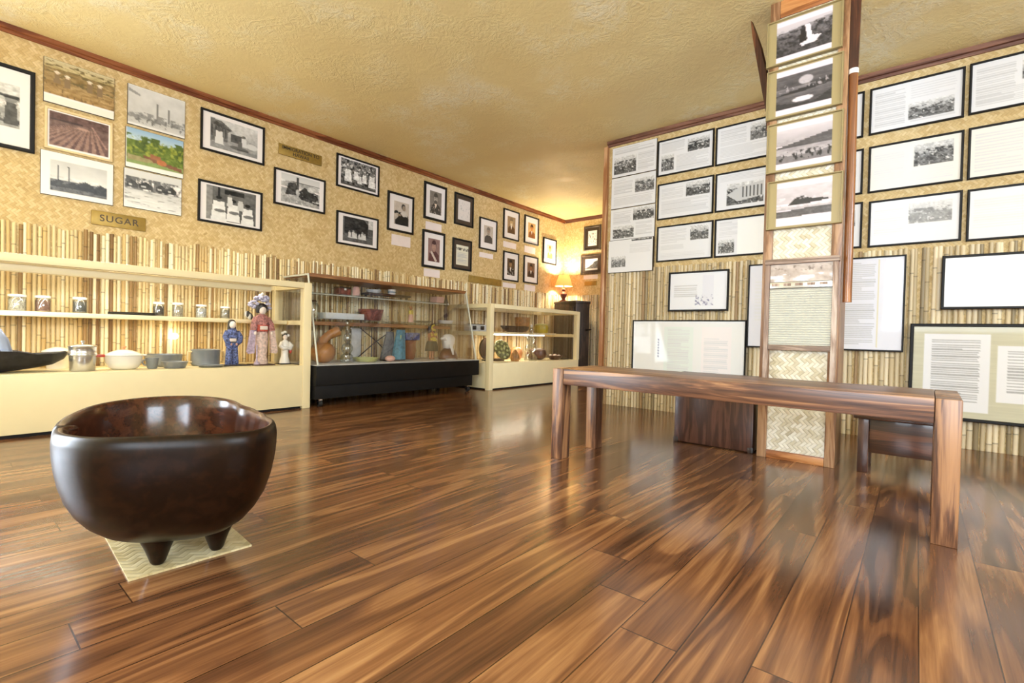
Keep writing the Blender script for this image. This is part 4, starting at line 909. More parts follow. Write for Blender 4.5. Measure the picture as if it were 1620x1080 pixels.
t = thing('saucepan', 'white enamel saucepan with red handle and white lid', 'pan', (-3.76, .772, ZF))
MB().lathe((-3.76, .772, ZF), [(0, 0), (.055, 0), (.075, .012), (.090, .045), (.094, .078), (.095, .082), (.093, .084), (0, .084)], 32).build('pan_body', M['white_enamel'], t)
MB().lathe((-3.76, .772, ZF), [(0, .0845), (.092, .0845), (.096, .087), (.092, .091), (.06, .108), (.03, .118), (0, .121)], 32).build('lid', M['white_enamel'], t)
MB().lathe((-3.76, .772, ZF), [(0, .1215), (.007, .1215), (.007, .13), (.014, .135), (.012, .141), (0, .142)], 16).build('knob', M['peach'], t)
MB().box((-3.775, .632, ZF + .076), (-3.745, .682, ZF + .092), .006).build('handle', M['red'], t)
MB().box((-3.775, .862, ZF + .080), (-3.745, .886, ZF + .090), .004).build('ear', M['white_enamel'], t)
def shallow(name, x, y, r, h, label, cat, mat, base=ZF, wall=.004, group=None):
    b_ = MB(); b_.lathe((x, y, base), [(0, 0), (r * .72, 0), (r * .8, h * .12), (r * .97, h * .9), (r, h), (r - wall, h), (r * .95 - wall, h * .85), (r * .76, h * .16 + .002), (0, h * .14 + .002)], 32)
    return tag(b_.build(name, M[mat], None, (x, y, base)), label, cat, group)
t = thing('enamel_cup', 'grey enamel cup with a handle on its left, right of the white saucepan', 'cup', (-3.72, .908, ZF))
MB().lathe((-3.72, .908, ZF), [(0, 0), (.022, 0), (.027, .006), (.034, .055), (.036, .068), (.034, .068), (.031, .054), (.024, .008), (0, .006)], 24).build('cup_body', M['enamel'], t)
MB().tube([(-3.72, .875, ZF + .058), (-3.72, .862, ZF + .056), (-3.72, .856, ZF + .04), (-3.72, .866, ZF + .024), (-3.72, .880, ZF + .022)], .0045, 8).build('handle', M['enamel'], t)
shallow('enamel_dish', -3.72, 1.03, .075, .042, 'shallow grey enamel dish at the front between cup and grey pot', 'dish', 'enamel')
b_ = MB(); b_.lathe((-3.93, 1.025, ZF), [(0, 0), (.09, 0), (.1, .01), (.106, .076), (.108, .08), (.104, .08), (.098, .012), (0, .01)], 32)
tag(b_.build('wide_bowl', M['enamel'], None, (-3.93, 1.025, ZF)), 'wide grey bowl standing behind the shallow enamel dish', 'bowl')
shallow('flat_plate', -3.70, 1.235, .082, .014, 'flat dark grey plate in front of the grey pot', 'plate', 'enamel')
t = thing('grey_pot', 'big grey pot with beige side handles, left of the blue kimono doll', 'pot', (-3.88, 1.26, ZF))
MB().lathe((-3.88, 1.26, ZF), [(0, 0), (.078, 0), (.088, .01), (.089, .106), (.092, .112), (.086, .114), (.083, .106), (.082, .012), (0, .01)], 32).build('pot_body', M['enamel'], t)
for s in (-1, 1):
    MB().tube([(-3.87, 1.26 + s * .089, ZF + .098), (-3.87, 1.26 + s * .112, ZF + .098), (-3.87, 1.26 + s * .116, ZF + .06), (-3.87, 1.26 + s * .112, ZF + .03), (-3.87, 1.26 + s * .089, ZF + .026)], .0055, 8).build('handle', M['cream_edge'], t)
b_ = MB(); b_.box((-3.835, 1.325, ZF), (-3.70, 1.495, ZF + .008), .002)
tag(b_.build('flat_board', M['iron'], None, (-3.77, 1.41, ZF)), 'thin dark board lying at the feet of the blue kimono doll', 'board')

# dolls
def ering(cx, cy, z, rx, ry, n=20, rot=0.0): return [(cx + rx * math.cos(2 * PI * k / n + rot), cy + ry * math.sin(2 * PI * k / n + rot), z) for k in range(n)]
def stack(cx, cy, z0, rows, n=20): return MB().rings([ering(cx + (r[3] if len(r) > 3 else 0), cy + (r[4] if len(r) > 4 else 0), z0 + r[0], r[1], r[2], n) for r in rows])
# blue kimono doll
x, y, z = -3.775, 1.394, ZF + .0082
t = thing('kimono_doll', 'doll in a blue kimono and trousers with long black hair', 'doll', (x, y, z))
for s in (-1, 1):
    stack(x, y + s * .021, z, [(.0, .024, .022), (.012, .026, .024), (.06, .024, .021), (.12, .022, .021, 0, -s * .004), (.145, .02, .02, 0, -s * .006)], 14).build('trouser_leg', M['blue'], t)
    MB().ell((x + .010, y + s * .022, z + .006), (.02, .013, .0055), 10, 6).build('shoe', M['hair'], t)
stack(x, y, z, [(.13, .032, .042), (.15, .034, .044), (.19, .03, .036), (.235, .028, .04), (.25, .02, .028), (.262, .011, .012)], 18).build('kimono', M['blue'], t)
for s in (-1, 1):
    MB().tube([(x, y + s * .034, z + .238), (x + .012, y + s * .050, z + .20), (x + .026, y + s * .040, z + .165), (x + .03, y + s * .022, z + .15)], [.014, .018, .019, .016], 10).build('sleeve', M['blue'], t)
    MB().ell((x + .034, y + s * .018, z + .146), (.008, .008, .01), 8, 6).build('hand', M['pink'], t)
MB().box((x + .03, y - .03, z + .165), (x + .048, y + .012, z + .187), .005).build('obi_bag', M['skin_white'], t)
stack(x, y, z, [(.155, .0345, .0425), (.188, .0315, .038)], 18).build('obi', M['grey_cloth'], t)
MB().ell((x + .006, y, z + .284), (.022, .021, .027), 16, 10).build('head', M['skin_white'], t)
MB().rings([ering(x - .010, y, z + zz, rx, ry, 16) for zz, rx, ry in ((.225, .014, .026), (.25, .018, .030), (.285, .021, .028), (.306, .021, .024), (.318, .014, .016), (.322, .004, .004))]).build('hair', M['hair'], t)
# tall doll with flowers
x, y, z = -3.735, 1.580, ZF
t = thing('kimono_doll', 'tallest doll in a rose kimono with red sash and a huge lilac flower headdress', 'doll', (x, y, z))
b_ = MB(); b_.box((x - .07, y - .075, z), (x + .07, y + .075, z + .009), .002); b_.build('stand', M['darkwood'], t)
stack(x, y, z, [(.0095, .05, .045), (.018, .05, .046), (.06, .036, .034, 0, .003), (.13, .04, .040), (.20, .043, .045), (.245, .036, .040)], 22).build('skirt', M['pale_rose'], t)
stack(x, y, z, [(.243, .036, .041), (.30, .036, .046), (.345, .034, .052), (.365, .026, .038), (.38, .012, .014)], 22).build('kimono_top', M['rose'], t)
stack(x, y, z, [(.252, .0385, .0435), (.298, .038, .047)], 22).build('sash', M['obi'], t)
MB().box((x + .035, y - .028, z + .262), (x + .045, y + .026, z + .29), .004).build('sash_bow', M['skin_white'], t)
for s, zz in ((-1, .0), (1, .0)):
    MB().tube([(x, y + s * .042, z + .350), (x + .014, y + s * .062, z + .30), (x + .022, y + s * .066, z + .255)], [.018, .021, .022], 12).build('upper_sleeve', M['rose'], t)
    MB().prism([(s * .044, .285), (s * .080, .280), (s * .108, .10), (s * .098, .085), (s * .060, .09), (s * .055, .20)], lambda a, b, d: (x + d, y + a, z + b), .004, .030).build('hanging_sleeve', M['lilac' if s < 0 else 'pale_rose'], t)
    MB().ell((x + .034, y + s * .058, z + .236), (.012, .010, .014), 10, 6).build('hand', M['skin_white'], t)
MB().lathe((x + .045, y - .05, z), [(0, .0095), (.02, .0095), (.018, .02), (.006, .035), (.004, .15), (0, .15)], 14).build('parasol', M['lilac'], t)
MB().ell((x + .008, y, z + .405), (.027, .026, .032), 18, 12).build('head', M['skin_white'], t)
MB().rings([ering(x - .008, y, z + zz, rx, ry, 18) for zz, rx, ry in ((.385, .022, .036), (.40, .030, .042), (.425, .034, .040), (.445, .030, .034), (.458, .012, .014))]).build('hair', M['hair'], t)
b_ = MB(); r = random.Random(5)
for i in range(46):
    a = r.uniform(0, 2 * PI); e = r.uniform(-.45, 1.5); rr = r.uniform(.05, .078)
    px_, py_, pz_ = -.012 + rr * .6 * math.cos(e) * math.cos(a), rr * 1.05 * math.cos(e) * math.sin(a), .445 + rr * .9 * math.sin(e)
    if px_ > .014 and pz_ < .45: px_ -= .04
    b_.ell((x + px_, y + py_, z + pz_), (.013 * r.uniform(.8, 1.3), .014 * r.uniform(.8, 1.3), .011), 8, 5)
b_.build('flower_headdress', M['flower_blue'], t)
b_ = MB()
for dy, dz in ((-.008, .515), (.03, .51), (.008, .528)): b_.ell((x - .01, y + dy, z + dz), (.013, .013, .011), 8, 6)
b_.build('white_blossom', M['white'], t)
# white porcelain figure
x, y, z = -3.78, 1.775, ZF
t = thing('porcelain_figure', 'small white porcelain lady with black hair at the right end of the cream case', 'figurine', (x, y, z))
MB().box((x - .05, y - .055, z), (x + .055, y + .03, z + .006), .002).build('stand', M['black_paint'], t)
stack(x, y, z, [(.0065, .038, .040), (.02, .036, .038), (.06, .026, .027), (.11, .022, .026), (.135, .026, .032, 0, .003), (.16, .024, .034, 0, .004), (.178, .016, .022, 0, .003), (.19, .009, .01)], 20).build('robe', M['white_enamel'], t)
for s in (-1, 1): MB().tube([(x, y + s * .026 + .003, z + .168), (x + .014, y + s * .042 + .003, z + .14), (x + .026, y + s * .024 + .003, z + .12), (x + .03, y + .008, z + .126)], [.013, .018, .016, .01], 10).build('sleeve', M['white_enamel'], t)
MB().ell((x + .004, y, z + .208), (.017, .016, .021), 14, 10).build('head', M['skin_white'], t)
MB().ell((x - .008, y + .004, z + .222), (.02, .023, .019), 14, 8).build('hair', M['hair'], t)
for dy, dz in ((-.020, .240), (.024, .222), (-.002, .248)): MB().ell((x + .004, y + dy, z + dz), (.011, .012, .011), 10, 6).build('white_blossom', M['white'], t)
MB().ell((x + .012, y + .040, z + .10), (.01, .011, .02), 10, 6).build('red_tassel', M['red'], t)

# ------------------------------------------------------------------ black based glass case in the middle
y0, y1 = 1.895, 3.66
t = thing('glass_case', 'glass display case on a black wheeled base between the two cream cases', 'display case', (-3.8, 2.78, 0), 'display cases along the left wall')
MB().box((-4.10, y0, .170), (-3.515, 3.69, .322), .004).build('base', M['black_paint'], t)
MB().box((-4.08, 1.90, .062), (-3.540, 3.62, .1695), .004).build('lower_base', M['black_paint'], t)
for x in (-3.575, -4.04):
    for y in (1.96, 3.585):
        cst = MB().tube([(x, y - .011, .026), (x, y + .011, .026)], .026, 18).build('caster', M['rubber'], t)
        MB().box((x - .014, y - .016, .045), (x + .014, y + .016, .0615), .002).build('fork', M['chrome'], cst)
        MB().tube([(x, y - .016, .026), (x, y + .016, .026)], .013, 12).build('hub', M['chrome'], cst)
MB().box((-4.10, y0 + .004, .3225), (-3.518, 3.686, .328), .002).build('floor_cloth', M['pale_cloth'], t)
MB().box((-4.114, 1.925, 1.02), (-3.70, 3.66, 1.05), .003).build('top_board', M['orange_wood'], t)
MB().box((-4.08, 1.93, .690), (-3.80, 3.62, .697), .001).build('glass_shelf', M['acrylic'], t) if False else None
MB().box((-4.09, 1.93, .690), (-3.80, 3.62, .697)).build('glass_shelf', M['jar_glass'], t, smooth=False)
MB().box((-4.09, 1.93, .906), (-3.82, 3.50, .912)).build('glass_shelf', M['jar_glass'], t, smooth=False)
MB().box((-3.90, 1.93, .640), (-3.87, 3.60, .672), .003).build('shelf_rail', M['orange_wood'], t)
MB().box((-4.114, 1.93, .640), (-4.09, 3.60, .672), .003).build('shelf_rail', M['orange_wood'], t)
for z in (.900,): MB().tube([(-3.835, 1.93, z), (-3.835, 3.5, z)], .0055, 8).build('shelf_rod', M['acrylic'], t)
def endpane(y, nm='glass_end'):
    pr = [(-4.10, .329), (-3.522, .329), (-3.60, .66), (-3.69, 1.018), (-4.10, 1.018)]
    MB().prism(pr, lambda a, b, d: (a, d, b), y, y + .006).build(nm, M['glass'], t, smooth=False)
    MB().tube([(-3.520, y + .003, .329), (-3.60, y + .003, .66), (-3.692, y + .003, 1.03)], .0075, 8).build('edge_strip', M['acrylic'], t)
endpane(1.905); endpane(3.645)
MB().tube([(-3.692, 1.908, 1.035), (-4.10, 1.908, 1.035)], .0085, 8).build('edge_strip', M['acrylic'], t)
MB().rings([[(x, y, z) for x, z in ((-3.530, .329), (-3.526, .329), (-3.694, 1.018), (-3.698, 1.018))] for y in (1.912, 3.644)]).build('glass_front', M['glass'], t, smooth=False)
for y in (1.95, 3.53): MB().tube([(-4.085, y, .329), (-4.085, y, 1.019)], .008, 8).build('upright', M['dark_pole'], t)
ZD = .3283
# gourd with bent neck
t = thing('gourd', 'tan gourd with a bent neck at the left end of the glass case', 'gourd', (-3.80, 2.10, ZD))
MB().lathe((-3.80, 2.10, ZD), [(0, 0), (.05, .002), (.085, .03), (.104, .07), (.102, .11), (.08, .145), (.05, .165), (.0, .17)], 28).build('gourd_body', M['gourd'], t)
MB().tube([(-3.80, 2.10, ZD + .13), (-3.80, 2.112, ZD + .19), (-3.79, 2.145, ZD + .225), (-3.78, 2.19, ZD + .25), (-3.775, 2.225, ZD + .265)], [.058, .038, .036, .042, .044], 18).build('gourd_neck', M['gourd'], t)
MB().tube([(-3.775, 2.2255, ZD + .2655), (-3.774, 2.2295, ZD + .267)], [.04, .036], 18).build('cut_end', M['gourd_cut'], t)
# tall glass decanter
x, y = -3.74, 2.29
t = thing('glass_decanter', 'tall clear glass vessel of stacked round bulbs, right of the gourd', 'decanter', (x, y, ZD))
MB().lathe((x, y, ZD), [(0, 0), (.052, 0), (.056, .01), (.05, .06), (.028, .075), (.046, .10), (.05, .125), (.04, .15), (.018, .165), (.03, .19), (.034, .21), (.026, .235), (.012, .25), (.02, .27), (.022, .285), (.014, .305), (.008, .315), (0, .316)], 26).build('glass_body', M['jar_glass'], t)
MB().ell((x, y, ZD + .335), (.017, .017, .0185), 14, 10).build('stopper', M['jar_glass'], t)
for a, b_z in ((.018, .29), (-.012, .30), (.012, .245)): MB().ell((x + .022, y + a, ZD + b_z), (.006, .006, .006), 8, 6).build('glass_drop', M['metal'], t)
shallow('round_plate', -3.78, 2.50, .118, .035, 'shallow yellow green plate on the floor of the glass case', 'plate', 'lime', ZD)
b_ = MB(); b_.box((-4.02, 2.50, ZD), (-4.01, 2.60, ZD + .30), .002)
tag(b_.build('grey_board', M['pale_cloth'], None, (-4.015, 2.55, ZD)), 'narrow pale grey upright panel behind the yellow green plate', 'panel')
# draped net on crossed sticks
t = thing('stick_stand', 'crossed thin dark sticks standing behind the yellow green plate', 'stand', (-3.93, 2.68, ZD))
for p, q in (((-3.9, 2.47, .0), (-3.92, 2.90, .295)), ((-3.96, 2.92, 0.0), (-3.95, 2.55, .295)), ((-3.93, 2.66, 0.0), (-3.935, 2.66, .30))):
    MB().tube([(p[0], p[1], ZD + .009), ((p[0] + q[0]) / 2 + .004, (p[1] + q[1]) / 2, ZD + .17), (q[0], q[1], ZD + q[2])], [.006, .005, .004], 8).build('stick', M['darkwood'], t)
# garment group
t = thing('draped_garment', 'grey and teal folded garment hung over a stand in the middle of the glass case', 'garment', (-3.80, 2.80, ZD))
def drape(y0, y1, z1, mat, nm, xo, top=.5, n=20, seed=1):
    r = random.Random(seed); rs = []
    for q in range(9):
        f = q / 8; z = ZD + .012 + (z1 - .012) * f; w = (y1 - y0) * (1 - (1 - top) * f) / 2; cy = (y0 + y1) / 2 + .02 * f
        rs.append([(-3.80 + xo + (.045 * (1 - .5 * f)) * math.sin(2 * PI * k / n) * (1 + .22 * math.sin(k * 2.1 + seed)), cy + w * math.cos(2 * PI * k / n) * (1 + .08 * math.sin(k * 3.3 + seed)), z) for k in range(n)])
    MB().rings(rs).build(nm, M[mat], t, angle=70)
drape(2.67, 2.83, .27, 'grey_cloth', 'grey_cloth', .0, .45, seed=2); drape(2.765, 2.905, .29, 'teal', 'teal_cloth', .055, .62, seed=3)
MB().box((-3.722, 2.83, ZD + .03), (-3.717, 2.838, ZD + .24), .001).build('stripe', M['lime'], t)
MB().box((-3.83, 2.68, ZD), (-3.73, 2.90, ZD + .0115), .003).build('stand_foot', M['darkwood'], t)
b_ = MB(); b_.ell((-3.68, 2.69, ZD + .027), (.04, .05, .027), 16, 10)
tag(b_.build('clay_lump', M['pink'], None, (-3.68, 2.69, ZD)), 'small pinkish clay lump at the foot of the grey garment', 'clay')
t = thing('clay_pot', 'reddish brown clay pot under the blue box', 'pot', (-3.93, 3.10, ZD))
MB().lathe((-3.93, 3.10, ZD), [(0, 0), (.05, 0), (.062, .03), (.07, .09), (.066, .15), (.072, .185), (.078, .19), (.07, .192), (0, .19)], 24).build('pot_body', M['terracotta'], t)
b_ = MB(); b_.box((-3.99, 3.01, ZD + .1925), (-3.87, 3.185, ZD + .265), .004)
tag(b_.build('blue_box', M['blue'], None, (-3.93, 3.10, ZD + .1925)), 'blue patterned box resting on the clay pot', 'box')
# hula doll
x, y, z = -3.78, 3.265, ZD
t = thing('hula_doll', 'dark haired doll with yellow flowers and a dark grass skirt', 'doll', (x, y, z))
for s in (-1, 1):
    MB().tube([(x, y + s * .016, z + .006), (x, y + s * .017, z + .07), (x, y + s * .02, z + .16)], [.010, .014, .018], 10).build('leg', M['skin'], t)
    MB().ell((x + .012, y + s * .016, z + .006), (.02, .011, .006), 8, 6).build('foot', M['skin'], t)
r = random.Random(3); rs = []
for zz, rad in ((.085, .062), (.12, .060), (.16, .054), (.185, .042)): rs.append([(x + rad * (1 + .1 * math.sin(9 * 2 * PI * k / 36)) * math.cos(2 * PI * k / 36), y + rad * (1 + .1 * math.sin(9 * 2 * PI * k / 36)) * math.sin(2 * PI * k / 36), z + zz) for k in range(36)])
MB().rings(rs).build('grass_skirt', M['skirt'], t)
stack(x, y, z, [(.183, .030, .034), (.22, .028, .034), (.26, .028, .042), (.275, .016, .02), (.29, .011, .012)], 16).build('torso', M['skin'], t)
b_ = MB(); r = random.Random(4)
for i in range(26): b_.ell((x + .028 + r.uniform(-.004, .006), y + r.uniform(-.036, .036), z + r.uniform(.185, .262)), (.009, .011, .01), 7, 5)
b_.build('flower_lei', M['yellow'], t)
for s in (-1, 1): MB().tube([(x, y + s * .042, z + .258), (x + .015, y + s * .056, z + .22), (x + .04, y + s * .026, z + .232)], [.011, .010, .008], 9).build('arm', M['skin'], t)
MB().ell((x + .004, y, z + .312), (.025, .024, .029), 14, 10).build('head', M['skin'], t)
MB().rings([ering(x - .012, y, z + zz, rx, ry, 16) for zz, rx, ry in ((.215, .014, .034), (.26, .02, .044), (.31, .026, .042), (.34, .026, .034), (.352, .01, .012))]).build('hair', M['hair'], t)
for dy, dz in ((-.018, .338), (.0, .345), (-.026, .318), (-.012, .300), (.01, .297)): MB().ell((x + .029, y + dy, z + dz), (.008, .0125, .0115), 8, 6).build('flower', M['yellow'], t)
# draped bust
x, y, z = -3.76, 3.475, ZD
t = thing('draped_bust', 'white cloth covered head on a dark brown base in the glass case', 'bust', (x, y, z))
MB().rings([ering(x, y, z + zz, rx, ry, 24) for zz, rx, ry in ((0, .085, .11), (.02, .09, .115), (.07, .07, .10), (.10, .05, .07), (.115, .03, .045))]).build('base', M['brown_pot'], t)
def lumpy(rows, n=28, seed=1):
    r = random.Random(seed); ph = [r.uniform(0, 6) for _ in range(4)]
    return MB().rings([[(x + dx + rx * (1 + .10 * math.sin(5 * 2 * PI * k / n + ph[0] + zz * 40) + .05 * math.sin(9 * 2 * PI * k / n + ph[1])) * math.cos(2 * PI * k / n), y + dy + ry * (1 + .10 * math.sin(5 * 2 * PI * k / n + ph[0] + zz * 40)) * math.sin(2 * PI * k / n), z + zz) for k in range(n)] for zz, rx, ry, dx, dy in rows])
lumpy([(.10, .03, .035, .0, -.01), (.13, .05, .056, 0, -.005), (.17, .06, .066, 0, .0), (.21, .062, .07, 0, -.004), (.245, .05, .056, 0, -.008), (.262, .02, .022, 0, -.008)]).build('head_cloth', M['white'], t, angle=70)
MB().tube([(x + .01, y - .05, z + .20), (x + .01, y - .085, z + .215), (x, y - .11, z + .21)], [.03, .03, .018], 12, .6).build('cloth_tail', M['white'], t)
MB().tube([(x + .05, y - .02, z + .16), (x + .078, y - .015, z + .10), (x + .098, y - .02, z + .05)], [.02, .018, .01], 10, .4).build('cloth_fold', M['white'], t)
b_ = MB(); b_.box((-3.66, 3.35, ZD), (-3.60, 3.44, ZD + .012), .003)
tag(b_.build('white_cloth', M['pale_cloth'], None, (-3.63, 3.4, ZD)), 'small folded white cloth on the case floor in front of the draped bust', 'cloth')
# middle shelf of the glass case
ZM = .6973
t = thing('glass_jar', 'clear glass dome jar at the left end of the middle glass shelf', 'jar', (-3.93, 2.075, ZM))
MB().lathe((-3.93, 2.075, ZM), [(0, 0), (.055, 0), (.058, .006), (.058, .09), (.05, .115), (.03, .132), (0, .136)], 24).build('glass_body', M['jar_glass'], t)
MB().lathe((-3.93, 2.075, ZM), [(0, .1365), (.03, .1365), (.032, .142), (.028, .152), (0, .153)], 18).build('lid', M['darkwood'], t)
b_ = MB(); b_.box((-3.96, 2.14, ZM), (-3.83, 2.51, ZM + .052), .003)
tag(b_.build('flat_box', M['silver_white'], None, (-3.9, 2.32, ZM)), 'long flat silver white box on the middle glass shelf', 'box')
shallow('wooden_bowl', -3.945, 2.655, .118, .104, 'reddish brown wooden bowl on the middle glass shelf', 'bowl', 'redbrown', ZM, .007)
x, y, z = -3.87, 3.065, ZM
t = thing('figurine', 'small figurine in a pink skirt and yellow top on the middle glass shelf', 'figurine', (x, y, z))
stack(x, y, z, [(0, .026, .032), (.01, .026, .032), (.05, .02, .026), (.078, .018, .022)], 16).build('skirt', M['pink'], t)
stack(x, y, z, [(.0782, .018, .022), (.10, .02, .028), (.115, .016, .024), (.122, .008, .01)], 16).build('top', M['yellow'], t)
MB().ell((x, y, z + .138), (.014, .014, .018), 12, 8).build('head', M['skin'], t)
MB().ell((x - .006, y, z + .147), (.014, .017, .014), 10, 8).build('hair', M['tan'], t)
shallow('oval_dish', -3.87, 3.53, .085, .034, 'white oval dish under the dark carved figure', 'dish', 'white', ZM)
x, y, z = -3.87, 3.53, ZM + .0075
t = thing('carved_figure', 'tall thin dark carved figure standing in a white dish', 'figurine', (x, y, z))
stack(x, y, z, [(0, .026, .03), (.02, .022, .026), (.05, .014, .017), (.075, .02, .026), (.11, .017, .02), (.13, .024, .028), (.17, .015, .018), (.185, .022, .024), (.22, .024, .024), (.25, .014, .016), (.285, .01, .012), (.30, .004, .004)], 16).build('carved_body', M['darkwood'], t)
MB().ell((x + .02, y + .012, z + .20), (.01, .012, .01), 8, 6).build('white_collar', M['white'], t)
shallow('glass_plate', -3.90, 3.24, .10, .02, 'low clear glass plate on the middle shelf between figurine and white dish', 'plate', 'jar_glass', ZM)
# upper shelf
ZU = .9123
t = thing('carved_box', 'dark reddish brown carved box with a pale clasp on the upper glass shelf', 'box', (-3.92, 2.33, ZU))
MB().box((-3.96, 2.285, ZU), (-3.88, 2.40, ZU + .055), .004).build('box_body', M['redbrown'], t)
MB().box((-3.963, 2.282, ZU + .0555), (-3.877, 2.403, ZU + .07), .005).build('lid', M['darkwood'], t)
MB().box((-3.8795, 2.335, ZU + .04), (-3.874, 2.355, ZU + .058), .002).build('clasp', M['white'], t)
b_ = MB(); b_.rings([[(-3.9 + a * (1 + .1 * math.sin(k)) * math.cos(2 * PI * k / 14), 2.47 + b2 * (1 + .12 * math.sin(k * 2)) * math.sin(2 * PI * k / 14), ZU + zz) for k in range(14)] for zz, a, b2 in ((0, .022, .03), (.03, .024, .034), (.07, .022, .032), (.085, .012, .02))])
tag(b_.build('cloth_pouch', M['pink'], None, (-3.9, 2.47, ZU)), 'small pinkish cloth pouch on the upper glass shelf', 'pouch')
t = thing('wooden_tray', 'long dark wooden tray with small feet on the upper glass shelf', 'tray', (-3.88, 2.79, ZU))
MB().box((-3.95, 2.55, ZU + .022), (-3.83, 3.03, ZU + .040), .004).build('tray_top', M['darkwood'], t)
for y in (2.58, 2.98):
    for x in (-3.94, -3.855): MB().box((x, y, ZU), (x + .016, y + .02, ZU + .0215), .003).build('foot', M['darkwood'], t)
shallow('porcelain_dish', -3.885, 2.64, .07, .03, 'blue and white porcelain dish on the dark wooden tray', 'dish', 'silver_white', ZU + .0403)
t = thing('porcelain_cup', 'small white cup with a dark blue band on the dark wooden tray', 'cup', (-3.88, 2.84, ZU + .0403))
MB().lathe((-3.88, 2.84, ZU + .0403), [(0, 0), (.03, 0), (.037, .012), (.039, .05), (.036, .05), (.033, .012), (0, .01)], 20).build('cup_body', M['white'], t)
MB().lathe((-3.88, 2.84, ZU + .0403), [(.0378, .018), (.0395, .018), (.0398, .028), (.0384, .028)], 20).build('blue_band', M['teal'], t)
b_ = MB(); b_.box((-3.97, 3.39, ZU), (-3.86, 3.495, ZU + .066), .010)
tag(b_.build('pink_box', M['pink'], None, (-3.91, 3.44, ZU)), 'pale pink box at the right end of the upper glass shelf', 'box')

# ------------------------------------------------------------------ cream case, far end
Y0, Y1 = 3.80, 5.57; xf, xb = -3.47, -4.114
t = thing('display_case', 'shorter cream display case near the corner lamp with a lit strip under its shelf', 'display case', (-3.8, 4.7, 0), 'display cases along the left wall')
MB().box((xb, Y0 + .004, .016), (xf - .004, Y1 - .004, .286), .003).build('base', CREAM, t)
MB().box((xb + .02, Y0 + .02, 0), (xf - .03, Y1 - .02, .0155)).build('toe_shade', M['black_paint'], t, smooth=False)  # black box stands for the shade under this base too
for xx in (xf - .055, xb):
    for yy in (Y0, Y1 - .06):
        MB().box((xx, yy, .2865 if (xx == xb or yy != Y0) else .0), (xx + .055, yy + .06, .925), .003).build('post', CREAM, t)
MB().box((xf - .055, Y0 + .0605, .880), (xf, Y1 - .0605, .925), .003).build('top_rail', CREAM, t)
MB().box((xb, Y0 + .0605, .880), (xb + .05, Y1 - .0605, .925), .003).build('top_rail', CREAM, t)
for yy in (Y0, Y1 - .06):
    MB().box((xb + .0555, yy + .002, .880), (xf - .0555, yy + .058, .925), .003).build('top_rail', CREAM, t)
    MB().box((xb + .0555, yy + .008, .582), (xf - .0555, yy + .05, .622), .003).build('end_rail', CREAM, t)
sh = MB().box((xb + .058, Y0 + .062, .604), (-3.80, Y1 - .062, .628), .002).build('shelf', CREAM, t)
MB().box((-3.83, Y0 + .3, .588), (-3.802, Y1 - .34, .6035), .002).build('light_strip', M['tube'], t)
MB().box((xf - .03, Y0 + .061, .287), (xf - .024, Y1 - .061, .880)).build('glass_pane', M['glass'], t, smooth=False)
MB().box((xb + .056, Y0 + .028, .287), (xf - .056, Y0 + .034, .581)).build('glass_pane', M['glass'], t, smooth=False)
MB().box((xb + .056, Y0 + .028, .623), (xf - .056, Y0 + .034, .880)).build('glass_pane', M['glass'], t, smooth=False)
MB().box((xb + .052, Y0 + .06, .926), (xf - .02, Y1 - .06, .931)).build('glass_top', M['glass'], t, smooth=False)
ZG, ZH = .2863, .6283
t = thing('radio', 'silver and black portable radio on the shelf of the far cream case', 'radio', (-3.90, 4.02, ZH))
MB().box((-3.95, 3.885, ZH), (-3.86, 4.16, ZH + .075), .006).build('radio_body', M['silver_white'], t)
for y in (3.93, 4.06): MB().box((-3.8605, y, ZH + .015), (-3.857, y + .06, ZH + .06), .002).build('speaker_grille', M['black_paint'], t)
MB().box((-3.93, 3.90, ZH + .0752), (-3.89, 4.14, ZH + .084), .003).build('handle', M['black_paint'], t)
t = thing('model_canoe', 'dark wooden canoe shaped bowl on the shelf of the far cream case', 'bowl', (-3.90, 4.73, ZH))
rs = []
for yy, w, zb in ((4.455, .006, .070), (4.50, .03, .045), (4.57, .05, .015), (4.65, .06, .0), (4.82, .06, .0), (4.92, .048, .012), (4.98, .03, .03), (5.01, .01, .05)):
    zt = .078; rs.append([(-3.90 + a * w, yy, ZH + zb + (zt - zb) * q) for a, q in ((-.5, 0), (.5, 0), (.85, .4), (1, 1), (.8, 1), (.6, .45), (.3, .2), (-.3, .2), (-.6, .45), (-.8, 1), (-1, 1), (-.85, .4))])
MB().rings(rs).build('canoe_hull', M['darkwood'], t, angle=50)
b_ = MB(); b_.lathe((-4.02, 5.03, ZH), [(0, 0), (.05, 0), (.07, .03), (.095, .11), (.10, .2), (.095, .2), (.088, .11), (.06, .035), (0, .02)], 24)
tag(b_.build('deep_bowl', M['tan'], None, (-4.02, 5.03, ZH)), 'deep brown bowl standing behind the canoe shaped bowl', 'bowl')
t = thing('ceramic_crock', 'yellow green glazed crock at the right end of the far case shelf', 'crock', (-3.93, 5.33, ZH))
MB().lathe((-3.93, 5.33, ZH), [(0, 0), (.085, 0), (.095, .02), (.10, .08), (.092, .105), (0, .106)], 26).build('crock_body', M['amber'], t)
MB().lathe((-3.93, 5.33, ZH), [(0, .1065), (.094, .1065), (.09, .118), (.04, .128), (0, .13)], 26).build('lid', M['lime'], t)
